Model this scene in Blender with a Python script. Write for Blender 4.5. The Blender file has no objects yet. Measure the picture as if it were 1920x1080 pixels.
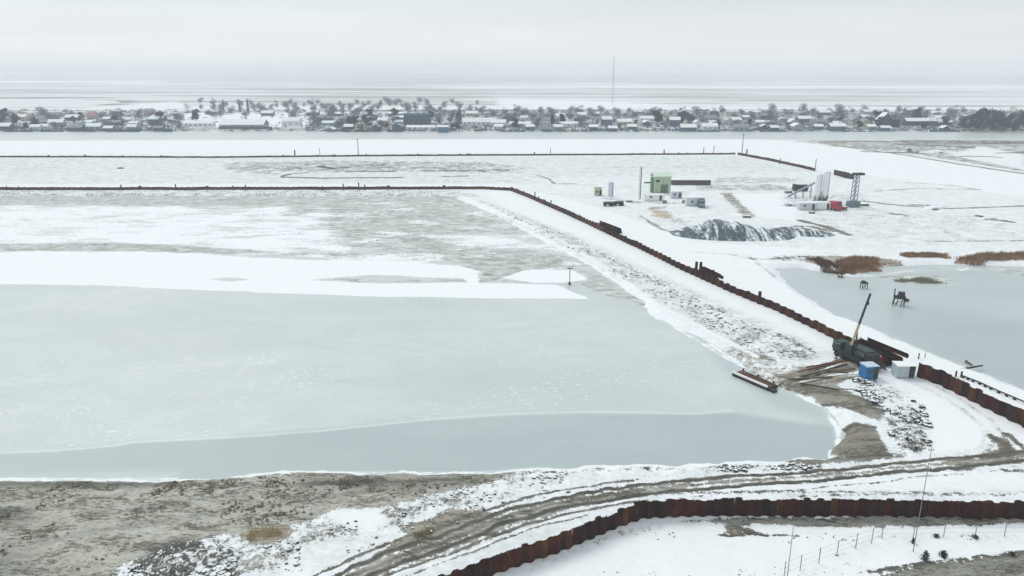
import bpy, math, random
import numpy as np
from mathutils import Vector, Matrix
random.seed(7); np.random.seed(7)
scene = bpy.context.scene
R = math.radians
# ------------------------------------------------------------------ camera
CAMZ = 50.0; TH = R(16.5); FPX = 1387.0
cam_d = bpy.data.cameras.new('camera'); cam = bpy.data.objects.new('camera', cam_d)
scene.collection.objects.link(cam); scene.camera = cam
cam.location = (0, 0, CAMZ); cam.rotation_euler = (math.pi/2 - TH, 0, 0)
cam_d.sensor_width = 36; cam_d.lens = 36*FPX/1920; cam_d.clip_start = 0.5; cam_d.clip_end = 120000
# ------------------------------------------------------------------ world, sun, exposure
SUN_EL, SUN_AZ = R(48), R(-35)
w = bpy.data.worlds.new('World'); scene.world = w; w.use_nodes = True
nt = w.node_tree; nt.nodes.clear()
def wn(t): return nt.nodes.new(t)
sky = wn('ShaderNodeTexSky'); sky.sky_type = 'NISHITA'; sky.sun_disc = False
sky.sun_elevation = SUN_EL; sky.sun_rotation = SUN_AZ
tc = wn('ShaderNodeTexCoord'); sp = wn('ShaderNodeSeparateXYZ'); nt.links.new(tc.outputs['Generated'], sp.inputs[0])
ramp = wn('ShaderNodeValToRGB'); nt.links.new(sp.outputs['Z'], ramp.inputs[0])
e = ramp.color_ramp.elements
e[0].position = 0.0; e[0].color = (.870, .880, .885, 1)
e[1].position = 1.0; e[1].color = (.70, .755, .785, 1)
for p_, c_ in ((.03, (.862, .880, .885)), (.085, (.770, .832, .850)), (.3, (.72, .785, .815))):
    q = ramp.color_ramp.elements.new(p_); q.color = (*c_, 1)
# overcast unevenness: soft wide cloud tone, a little greyer towards +X
mp = wn('ShaderNodeMapping'); mp.inputs['Scale'].default_value = (2.2, 2.2, 22)
nt.links.new(tc.outputs['Generated'], mp.inputs[0])
cn = wn('ShaderNodeTexNoise'); cn.inputs['Scale'].default_value = 1.6; cn.inputs['Detail'].default_value = 4
nt.links.new(mp.outputs[0], cn.inputs['Vector'])
cm = wn('ShaderNodeMapRange'); cm.inputs['From Min'].default_value = .3; cm.inputs['From Max'].default_value = .7
cm.inputs['To Min'].default_value = .955; cm.inputs['To Max'].default_value = 1.03; nt.links.new(cn.outputs['Fac'], cm.inputs['Value'])
xm = wn('ShaderNodeMapRange'); xm.inputs['From Min'].default_value = -.6; xm.inputs['From Max'].default_value = .7
xm.inputs['To Min'].default_value = 1.04; xm.inputs['To Max'].default_value = .93; nt.links.new(sp.outputs['X'], xm.inputs['Value'])
mu = wn('ShaderNodeMath'); mu.operation = 'MULTIPLY'; nt.links.new(cm.outputs[0], mu.inputs[0]); nt.links.new(xm.outputs[0], mu.inputs[1])
vm = wn('ShaderNodeVectorMath'); vm.operation = 'SCALE'; nt.links.new(ramp.outputs[0], vm.inputs[0]); nt.links.new(mu.outputs[0], vm.inputs['Scale'])
bg1 = wn('ShaderNodeBackground'); bg1.inputs['Strength'].default_value = .1; nt.links.new(sky.outputs[0], bg1.inputs[0])
bg2 = wn('ShaderNodeBackground'); bg2.inputs['Strength'].default_value = 1.0; nt.links.new(vm.outputs[0], bg2.inputs[0])
mx = wn('ShaderNodeMixShader'); mx.inputs[0].default_value = .97
nt.links.new(bg1.outputs[0], mx.inputs[1]); nt.links.new(bg2.outputs[0], mx.inputs[2])
wo = wn('ShaderNodeOutputWorld'); nt.links.new(mx.outputs[0], wo.inputs[0])
sun_d = bpy.data.lights.new('sun', 'SUN'); sun = bpy.data.objects.new('sun', sun_d); scene.collection.objects.link(sun)
sun_d.energy = 1.42; sun_d.angle = R(25); sun_d.color = (1, .97, .93)
sv = Vector((math.sin(SUN_AZ)*math.cos(SUN_EL), math.cos(SUN_AZ)*math.cos(SUN_EL), math.sin(SUN_EL)))
sun.rotation_euler = sv.to_track_quat('Z', 'Y').to_euler(); sun.location = (0, 0, 300)
scene.view_settings.view_transform = 'Standard'; scene.view_settings.look = 'None'
scene.view_settings.exposure = 0.0; scene.view_settings.gamma = 1
scene.render.resolution_x = 1024; scene.render.resolution_y = 576
scene.cycles.volume_bounces = 4
# ------------------------------------------------------------------ helpers
C = scene.collection
def ray(px, py):
    dx = (px-960)/FPX; dy = (540-py)/FPX
    return np.array([dx, math.cos(TH)+dy*math.sin(TH), -math.sin(TH)+dy*math.cos(TH)])
def P(px, py, z=0.0):                       # where a sight line meets height z
    d = ray(px, py); t = (z-CAMZ)/d[2]; return (d[0]*t, d[1]*t)
def Pd(px, py, Y):                          # where it meets depth Y
    d = ray(px, py); t = Y/d[1]; return Vector((d[0]*t, Y, CAMZ+d[2]*t))
def proj(v):
    x, y, z = v[0], v[1], v[2]-CAMZ
    f = y*math.cos(TH)-z*math.sin(TH); u = y*math.sin(TH)+z*math.cos(TH)
    return 960+FPX*x/f, 540-FPX*u/f
def s2l(r, g, b):
    f = lambda c: (c/255/12.92) if c/255 <= .04045 else ((c/255+.055)/1.055)**2.4
    return (f(r), f(g), f(b), 1)
_rng = np.random.RandomState(3); _tab = _rng.rand(256, 256)
def vnoise(x, y):
    xi = np.floor(x).astype(int); yi = np.floor(y).astype(int); fx = x-xi; fy = y-yi
    fx = fx*fx*(3-2*fx); fy = fy*fy*(3-2*fy)
    a = _tab[xi & 255, yi & 255]; b = _tab[(xi+1) & 255, yi & 255]; c = _tab[xi & 255, (yi+1) & 255]; d = _tab[(xi+1) & 255, (yi+1) & 255]
    return (a*(1-fx)+b*fx)*(1-fy)+(c*(1-fx)+d*fx)*fy
def fbm(x, y, s, o=4):
    v = 0; a = .5; t = 0
    for k in range(o):
        v = v+a*vnoise(x*s+17.3*k, y*s-9.1*k); t += a; a *= .5; s *= 2.03
    return v/t-.5
def sdf(X, Y, poly, closed=True):           # signed distance (inside positive); polyline: minus distance
    d2 = np.full(X.shape, 1e18); ins = np.zeros(X.shape, bool); n = len(poly)
    for i in range(n if closed else n-1):
        ax, ay = poly[i]; bx, by = poly[(i+1) % n]
        ex, ey = bx-ax, by-ay; L = ex*ex+ey*ey+1e-12
        t = np.clip(((X-ax)*ex+(Y-ay)*ey)/L, 0, 1)
        d2 = np.minimum(d2, (X-ax-t*ex)**2+(Y-ay-t*ey)**2)
        if closed:
            c = ((ay > Y) != (by > Y)); xx = ax+(Y-ay)*ex/(ey if abs(ey) > 1e-9 else 1e-9)
            ins ^= c & (X < xx)
    d = np.sqrt(d2)
    return np.where(ins, d, -d) if closed else -d
def W(pts, z=0.0): return [P(x, y, z) for x, y in pts]
def weight(X, Y, poly, feather, closed=True, width=0.0, clampmax=60):
    xs = [p[0] for p in poly]; ys = [p[1] for p in poly]; m = feather+width+1
    sel = (X > min(xs)-m) & (X < max(xs)+m) & (Y > min(ys)-m) & (Y < max(ys)+m)
    out = np.zeros(X.shape)
    if sel.any():
        d = sdf(X[sel], Y[sel], poly, closed)+width
        t = np.clip(.5+d/(2*feather), 0, 1); out[sel] = t*t*(3-2*t)
    return out
# ------------------------------------------------------------------ materials
MATS = {}
class NB:
    def __init__(s, name):
        s.m = bpy.data.materials.new(name); s.m.use_nodes = True; s.t = s.m.node_tree; s.t.nodes.clear()
        s.out = s.n('ShaderNodeOutputMaterial'); s.b = s.n('ShaderNodeBsdfPrincipled'); s.l(s.b.outputs[0], s.out.inputs[0])
        MATS[name] = s.m
    def n(s, t): return s.t.nodes.new(t)
    def l(s, a, b): s.t.links.new(a, b)
    def put(s, v, inp):
        if hasattr(v, 'links'): s.l(v, inp)
        else: inp.default_value = v
    def pos(s): return s.n('ShaderNodeNewGeometry').outputs['Position']
    def obj(s): return s.n('ShaderNodeTexCoord').outputs['Object']
    def noise(s, vec, scale, detail=4, rough=.55, dist=0):
        q = s.n('ShaderNodeTexNoise'); s.l(vec, q.inputs['Vector']); q.inputs['Scale'].default_value = scale
        q.inputs['Detail'].default_value = detail; q.inputs['Roughness'].default_value = rough; q.inputs['Distortion'].default_value = dist
        return q.outputs['Fac']
    def math(s, op, a, b=0.0, c=0.0):
        q = s.n('ShaderNodeMath'); q.operation = op; s.put(a, q.inputs[0]); s.put(b, q.inputs[1]); s.put(c, q.inputs[2]); return q.outputs[0]
    def mr(s, v, a, b, c=0.0, d=1.0, smooth=False):
        q = s.n('ShaderNodeMapRange'); s.put(v, q.inputs['Value'])
        if smooth: q.interpolation_type = 'SMOOTHSTEP'
        for k, x in zip(('From Min', 'From Max', 'To Min', 'To Max'), (a, b, c, d)): s.put(x, q.inputs[k])
        return q.outputs[0]
    def mix(s, f, a, b):
        q = s.n('ShaderNodeMix'); q.data_type = 'RGBA'; s.put(f, q.inputs[0]); s.put(a, q.inputs[6]); s.put(b, q.inputs[7]); return q.outputs[2]
    def attr(s, name):
        q = s.n('ShaderNodeAttribute'); q.attribute_name = name; return q.outputs['Fac']
    def scale(s, vec, x, y, z):
        q = s.n('ShaderNodeMapping'); s.l(vec, q.inputs[0]); q.inputs['Scale'].default_value = (x, y, z); return q.outputs[0]
    def bump(s, h, strength=.5, dist=.2):
        q = s.n('ShaderNodeBump'); s.l(h, q.inputs['Height']); q.inputs['Strength'].default_value = strength; q.inputs['Distance'].default_value = dist
        s.l(q.outputs[0], s.b.inputs['Normal'])
    def fin(s, col, rough=.8, spec=.3, metal=0):
        s.put(col, s.b.inputs['Base Color']); s.put(rough, s.b.inputs['Roughness']); s.put(spec, s.b.inputs['Specular IOR Level']); s.put(metal, s.b.inputs['Metallic'])
        return s.m
def simple(name, rgb, var=.25, rough=.75, scale=1.5, spec=.3, snow=False, rnd=0.0, metal=0):
    if name in MATS: return MATS[name]
    s = NB(name); c = s2l(*rgb); d = tuple(x*(1-var) for x in c[:3])+(1,); l = tuple(min(.9, x*(1+var)) for x in c[:3])+(1,)
    p = s.pos(); f = s.mr(s.noise(p, scale, 5), .3, .7)
    col = s.mix(f, d, l)
    if rnd:
        oi = s.n('ShaderNodeObjectInfo'); hs = s.n('ShaderNodeHueSaturation'); s.l(col, hs.inputs['Color'])
        s.l(s.mr(oi.outputs['Random'], 0, 1, 1-rnd, 1+rnd), hs.inputs['Value']); col = hs.outputs[0]
    if snow:
        nz = s.n('ShaderNodeSeparateXYZ'); s.l(s.n('ShaderNodeNewGeometry').outputs['Normal'], nz.inputs[0])
        m = s.math('ADD', nz.outputs['Z'], s.math('MULTIPLY', s.math('SUBTRACT', s.noise(p, 2.5, 4), .5), 1.1))
        col = s.mix(s.mr(m, .55, .75), col, s2l(238, 242, 244))
    return s.fin(col, rough, spec, metal)
SNOW = s2l(240, 243, 245)
# ground: patchy snow over mud
s = NB('ground_snow_and_mud'); p = s.pos()
n0 = s.noise(p, .05, 4, .6, .6); n1 = s.noise(p, .22, 5, .65, .4); n2 = s.noise(p, 1.1, 5, .65); n3 = s.noise(p, 4.0, 3)
cnn = s.math('ADD', s.math('ADD', s.math('MULTIPLY', n0, .12), s.math('MULTIPLY', n1, .26)), s.math('ADD', s.math('MULTIPLY', n2, .36), s.math('MULTIPLY', n3, .26)))
cr = s.mr(cnn, .40, .60, 0, 1)
yy = s.n('ShaderNodeSeparateXYZ'); s.l(p, yy.inputs[0]); farf = s.mr(yy.outputs['Y'], 650, 1100)
nf = s.mr(s.noise(s.scale(p, .12, 1, 1), .011, 6, .68, .3), .36, .64); cr = s.math('ADD', s.math('MULTIPLY', cr, s.math('SUBTRACT', 1.0, farf)), s.math('MULTIPLY', nf, farf))
m = s.attr('m'); t = s.attr('t'); o = s.attr('o'); g = s.attr('g')
v = s.math('ADD', s.math('MULTIPLY_ADD', m, 1.25, -.12), s.math('MULTIPLY', s.math('SUBTRACT', cr, .5), s.mr(farf, 0, 1, .85, 1.1)))
mask = s.mr(v, s.mr(farf, 0, 1, .42, .15), s.mr(farf, 0, 1, .58, .9), smooth=True)
ps = s.scale(p, .35, 1.0, 1)
f1 = s.mr(s.noise(ps, .9, 7, .75, .8), .34, .66); f2 = s.mr(s.noise(ps, 3.2, 7, .8, .3), .38, .62); f3 = s.mr(s.noise(p, .16, 5, .65, .8), .38, .62)
mud = s.mix(f1, s2l(152, 150, 137), s2l(220, 219, 208))
mud = s.mix(s.math('MULTIPLY', f3, .55), mud, s2l(202, 206, 199))
mud = s.mix(s.math('MULTIPLY', s.mr(s.math('ADD', s.math('MULTIPLY', f2, .6), s.math('MULTIPLY', s.mr(s.noise(ps, .35, 5, .7, .5), .36, .64), .5)), .50, .74), .92), mud, s2l(88, 88, 76))
mud = s.mix(s.math('MULTIPLY', s.mr(s.noise(p, .35, 5, .7), .52, .66), .22), mud, s2l(160, 140, 112))
mud = s.mix(s.math('MULTIPLY', s.mr(s.noise(p, 1.7, 5, .75), .57, .64), .5), mud, s2l(216, 217, 212))
mud = s.mix(farf, mud, s2l(166, 164, 166))
dark = s.mix(f2, s2l(46, 48, 46), s2l(96, 94, 87))
mud = s.mix(t, mud, dark)
mud = s.mix(s.math('MULTIPLY', o, f1), mud, s2l(128, 100, 66))
sn = s.mix(s.math('MULTIPLY', g, s.mr(s.math('ADD', s.math('MULTIPLY', n1, .45), s.math('MULTIPLY', n2, .55)), .40, .58)), SNOW, s2l(198, 204, 203))
col = s.mix(mask, sn, mud)
s.bump(s.math('ADD', s.math('MULTIPLY', n2, .6), s.math('MULTIPLY', s.math('MULTIPLY', n3, mask), .8)), .55, .35)
s.fin(col, s.mr(mask, 0, 1, .85, .95), .2)
# ice
s = NB('pond_ice'); p = s.pos()
a_s = s.attr('s'); a_d = s.attr('d'); a_f = s.attr('f'); a_k = s.attr('k')
pl = s.scale(p, .3, 1, 1)
n0 = s.noise(p, .02, 5, .55, .4); n1 = s.noise(s.scale(p, .45, 1, 1), .13, 6, .65, .5); n2 = s.noise(p, .9, 5, .65); n3 = s.noise(s.scale(p, .6, 1, 1), .55, 5, .6, .3)
ice = s.mix(s.mr(n0, .32, .68), s2l(190, 199, 199), s2l(203, 209, 209))
ice = s.mix(s.mr(s.noise(s.scale(p, .4, 1, 1), .05, 7, .7, 1.2), .42, .72, 0, .5), ice, s2l(222, 228, 229))
ice = s.mix(s.mr(s.noise(s.scale(p, .5, 1, 1), .3, 6, .7, .6), .5, .7, 0, .35), ice, s2l(184, 194, 194))
ck = s.n('ShaderNodeTexVoronoi'); ck.feature = 'DISTANCE_TO_EDGE'; ck.inputs['Scale'].default_value = .045
wv = s.n('ShaderNodeVectorMath'); wv.operation = 'ADD'; wz = s.n('ShaderNodeTexNoise'); s.l(p, wz.inputs['Vector']); wz.inputs['Scale'].default_value = .08; wz.inputs['Detail'].default_value = 5
wsc = s.n('ShaderNodeVectorMath'); wsc.operation = 'SCALE'; s.l(wz.outputs['Color'], wsc.inputs[0]); wsc.inputs['Scale'].default_value = 14
s.l(s.scale(p, .6, 1, 1), wv.inputs[0]); s.l(wsc.outputs[0], wv.inputs[1]); s.l(wv.outputs[0], ck.inputs['Vector'])
ice = s.mix(s.math('MULTIPLY', s.mr(ck.outputs['Distance'], 0, .012, 1, 0), s.mr(s.noise(p, .03, 3), .45, .6, 0, .4)), ice, s2l(226, 232, 233))
ice = s.mix(s.math('MULTIPLY', a_d, s.mr(n1, .2, .6, .75, 1)), ice, s2l(168, 180, 181))
sp1 = s.mr(s.noise(s.scale(p, .8, 1, 1), 1.5, 3, .6), .58, .68); sp2 = s.mr(s.noise(s.scale(p, .6, 1, 1), .07, 4, .6), .42, .60)
ice = s.mix(s.math('MULTIPLY', s.mr(s.math('MULTIPLY', a_d, -1.0), 0, 1), .75), ice, s2l(226, 233, 233))
ice = s.mix(s.math('MULTIPLY', s.math('MULTIPLY', a_k, s.math('MULTIPLY', sp1, sp2)), .9), ice, s2l(232, 238, 240))
ice = s.mix(s.math('MULTIPLY', a_k, s.mr(s.noise(p, 2.2, 4, .7), .56, .75, 0, .22)), ice, s2l(232, 238, 240))
cs = s.math('ADD', s.math('MULTIPLY', n1, .65), s.math('MULTIPLY', n2, .35)); crr = s.mr(cs, .36, .64)
fv = s.math('ADD', s.math('MULTIPLY_ADD', a_f, 1.25, -.12), s.math('MULTIPLY', s.math('SUBTRACT', s.mr(s.noise(s.scale(p, .3, 1, 1), .28, 6, .65), .35, .65), .5), .8))
fm = s.mr(fv, .4, .6, smooth=True)
flat = s.mix(s.mr(n3, .38, .62), s2l(166, 171, 165), s2l(208, 213, 210))
flat = s.mix(s.mr(s.noise(s.scale(p, .4, 1, 1), .5, 6, .75), .53, .64, 0, .75), flat, s2l(122, 124, 114))
col = s.mix(fm, ice, flat)
sv_ = s.math('ADD', s.math('MULTIPLY_ADD', a_s, 1.25, -.12), s.math('MULTIPLY', s.math('SUBTRACT', crr, .5), .95))
sm = s.mr(sv_, .32, .68, smooth=True)
col = s.mix(sm, col, SNOW)
s.bump(n2, .15, .1)
s.fin(col, s.mr(s.math('MAXIMUM', sm, fm), 0, 1, .32, .9), s.mr(sm, 0, 1, .35, .15))
# rust
s = NB('rusty_sheet_steel'); p = s.pos(); oi = s.n('ShaderNodeObjectInfo')
rr = s.n('ShaderNodeValToRGB'); s.l(oi.outputs['Random'], rr.inputs[0]); rr.color_ramp.interpolation = 'CONSTANT'
el = rr.color_ramp.elements; el[0].color = s2l(64, 33, 33); el[1].position = .3; el[1].color = s2l(74, 42, 34)
for pp, cc in ((.5, (52, 38, 36)), (.64, (84, 38, 35)), (.87, (98, 62, 40)), (.93, (60, 42, 40))):
    q = el.new(pp); q.color = s2l(*cc)
col = s.mix(s.mr(s.noise(s.scale(p, 1, 1, .35), 2.5, 5, .7), .35, .7), rr.outputs[0], s2l(38, 28, 28))
col = s.mix(s.mr(s.noise(p, .12, 3, .6), .55, .75, 0, .7), col, s2l(116, 72, 42))
s.bump(s.noise(p, 6, 4), .3, .05); s.fin(col, .85, .2)
# same steel, patch by patch along a far wall
s = NB('rusty_far_steel'); p = s.pos()
col = s.mix(s.mr(s.noise(p, .12, 3, .6), .4, .6), s2l(92, 60, 54), s2l(62, 52, 52))
col = s.mix(s.mr(s.noise(p, 1.2, 4, .7), .5, .7, 0, .6), col, s2l(112, 84, 74)); s.fin(col, .85, .2)
M_RUST = MATS['rusty_sheet_steel']; M_FAR = MATS['rusty_far_steel']
M_SNOW = simple('settled_snow', (240, 243, 245), .04, .9)
M_DARK = simple('dark_steel', (52, 58, 60), .35, .6)
M_TEAL = simple('dark_teal_paint', (44, 62, 68), .3, .5)
M_TYRE = simple('tyre_rubber', (34, 34, 36), .2, .9)
M_YEL = simple('yellow_boom_paint', (176, 166, 134), .2, .5)
M_WOOD = simple('weathered_timber', (96, 82, 70), .4, .9, 2.5)
M_WOODD = simple('dark_wet_timber', (62, 56, 56), .35, .9, 2.5)
M_BRTIM = simple('rusty_brown_iron', (110, 72, 56), .35, .85, 2)
M_GLASS = simple('window_glass', (60, 74, 84), .2, .15, 1, .5)
M_STONE = simple('snowy_stone', (104, 108, 104), .4, .95, 1.2, snow=True)
M_STONED = simple('dark_snowy_stone', (66, 72, 70), .4, .95, 1.2, snow=True)
M_BARK = simple('bark', (98, 96, 98), .3, .95)
# ------------------------------------------------------------------ mesh builder
class MB:
    def __init__(s): s.v = []; s.f = []; s.mi = []
    def add(s, vs, fs, mi=0):
        b = len(s.v); s.v += [tuple(x) for x in vs]; s.f += [tuple(i+b for i in q) for q in fs]; s.mi += [mi]*len(fs); return s
    def box(s, c, d, rz=0.0, taper=1.0, mi=0):       # c = centre of the base
        x, y, z = d[0]/2, d[1]/2, d[2]; ca, sa = math.cos(rz), math.sin(rz); vs = []
        for zz, k in ((0, 1), (z, taper)):
            for a, b in ((-1, -1), (1, -1), (1, 1), (-1, 1)):
                X, Y = a*x*k, b*y*k; vs.append((c[0]+X*ca-Y*sa, c[1]+X*sa+Y*ca, c[2]+zz))
        return s.add(vs, [(3, 2, 1, 0), (4, 5, 6, 7), (0, 1, 5, 4), (1, 2, 6, 5), (2, 3, 7, 6), (3, 0, 4, 7)], mi)
    def tube(s, a, b, r0, r1=None, n=6, mi=0):
        a = Vector(a); b = Vector(b); r1 = r0 if r1 is None else r1; d = (b-a).normalized()
        u = d.orthogonal().normalized(); w_ = d.cross(u); vs = []
        for p_, r in ((a, r0), (b, r1)):
            for k in range(n):
                q = 2*math.pi*k/n; vs.append(p_+u*(r*math.cos(q))+w_*(r*math.sin(q)))
        fs = [(k, (k+1) % n, n+(k+1) % n, n+k) for k in range(n)]+[tuple(range(n-1, -1, -1)), tuple(range(n, 2*n))]
        return s.add(vs, fs, mi)
    def beam(s, a, b, wd, ht, mi=0):
        a = Vector(a); b = Vector(b); d = (b-a).normalized(); r = d.cross(Vector((0, 0, 1)))
        if r.length < 1e-3: r = Vector((1, 0, 0))
        r.normalize(); u = r.cross(d).normalized(); vs = []
        for p_ in (a, b):
            for i, j in ((-1, -1), (1, -1), (1, 1), (-1, 1)): vs.append(p_+r*(i*wd/2)+u*(j*ht/2))
        return s.add(vs, [(3, 2, 1, 0), (4, 5, 6, 7), (0, 1, 5, 4), (1, 2, 6, 5), (2, 3, 7, 6), (3, 0, 4, 7)], mi)
    def gable(s, c, lx, ly, z0, h, over=.4, th=.25, mi=0):   # thick pitched roof, ridge along x
        x = lx/2+over; y = ly/2+over; vs = []
        for X in (-x, x):
            vs += [(c[0]+X, c[1]-y, z0), (c[0]+X, c[1], z0+h), (c[0]+X, c[1]+y, z0), (c[0]+X, c[1]+y, z0+th), (c[0]+X, c[1], z0+h+th), (c[0]+X, c[1]-y, z0+th)]
        fs = [(0, 1, 4, 5), (1, 2, 3, 4), (11, 10, 7, 6), (10, 9, 8, 7)]
        for i in range(6): j = (i+1) % 6; fs.append((j, i, i+6, j+6))
        return s.add(vs, fs, mi)
    def build(s, name, mat, parent=None, smooth=False):
        me = bpy.data.meshes.new(name); me.from_pydata(s.v, [], s.f)
        mats = mat if isinstance(mat, (list, tuple)) else [mat]
        for m_ in mats: me.materials.append(m_)
        if len(mats) > 1: me.polygons.foreach_set('material_index', s.mi)
        if smooth: me.polygons.foreach_set('use_smooth', [True]*len(s.f))
        me.update(); o_ = bpy.data.objects.new(name, me); C.objects.link(o_)
        if parent: o_.parent = parent
        return o_
def tag(o_, label, cat, group=None):
    o_['label'] = label; o_['category'] = cat
    if group: o_['group'] = group
    return o_
def empty(name, loc, rz, label, cat, group=None, sc=1.0):
    o_ = bpy.data.objects.new(name, None); C.objects.link(o_); o_.empty_display_size = .5
    o_.location = loc; o_.rotation_euler = (0, 0, rz); o_.scale = (sc, sc, sc) if not isinstance(sc, tuple) else sc
    return tag(o_, label, cat, group)
def copy_tree(o_, parent=None):
    c = o_.copy(); C.objects.link(c)
    if parent: c.parent = parent
    for ch in list(o_.children): copy_tree(ch, c)
    return c
def structure(o_): o_['kind'] = 'structure'; return o_
def stuff(o_, label, cat): o_['kind'] = 'stuff'; o_['label'] = label; o_['category'] = cat; return o_
# ------------------------------------------------------------------ terrain
ZI = -0.8
POND = [(-900, 366), (845, 368), (885, 384), (930, 404), (1000, 443), (1060, 474), (1110, 500), (1160, 535), (1205, 566), (1222, 590), (1262, 612),
        (1310, 632), (1352, 655), (1385, 676), (1412, 700), (1450, 722), (1500, 738), (1545, 762), (1572, 790), (1578, 815), (1562, 838), (1546, 857), (1400, 868),
        (1200, 873), (1030, 877), (900, 886), (760, 886), (640, 885), (560, 884), (450, 893), (330, 900), (150, 900), (0, 899), (-300, 905), (-900, 900)]
POOL = [(1452, 503), (1500, 503), (1570, 514), (1640, 508), (1655, 499), (1760, 496), (1920, 500), (2300, 502), (2400, 900), (2150, 830), (1990, 765), (1920, 734), (1830, 697),
        (1740, 661), (1680, 636), (1640, 618), (1560, 588), (1500, 552), (1470, 528)]
RIVER = [(-1500, 246), (2600, 246), (2600, 262), (1900, 263), (1700, 264), (1600, 263), (1480, 264), (1400, 262), (1280, 262), (900, 262), (400, 264), (0, 265), (-1500, 268)]
FARPOND = [(-500, 185), (120, 185), (215, 189), (230, 193), (150, 200), (0, 203), (-500, 206)]
W_POND, W_POOL, W_RIVER, W_FARPOND = (W(q, ZI) for q in (POND, POOL, RIVER, FARPOND))
Rw = (1, 0, 0)
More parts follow.
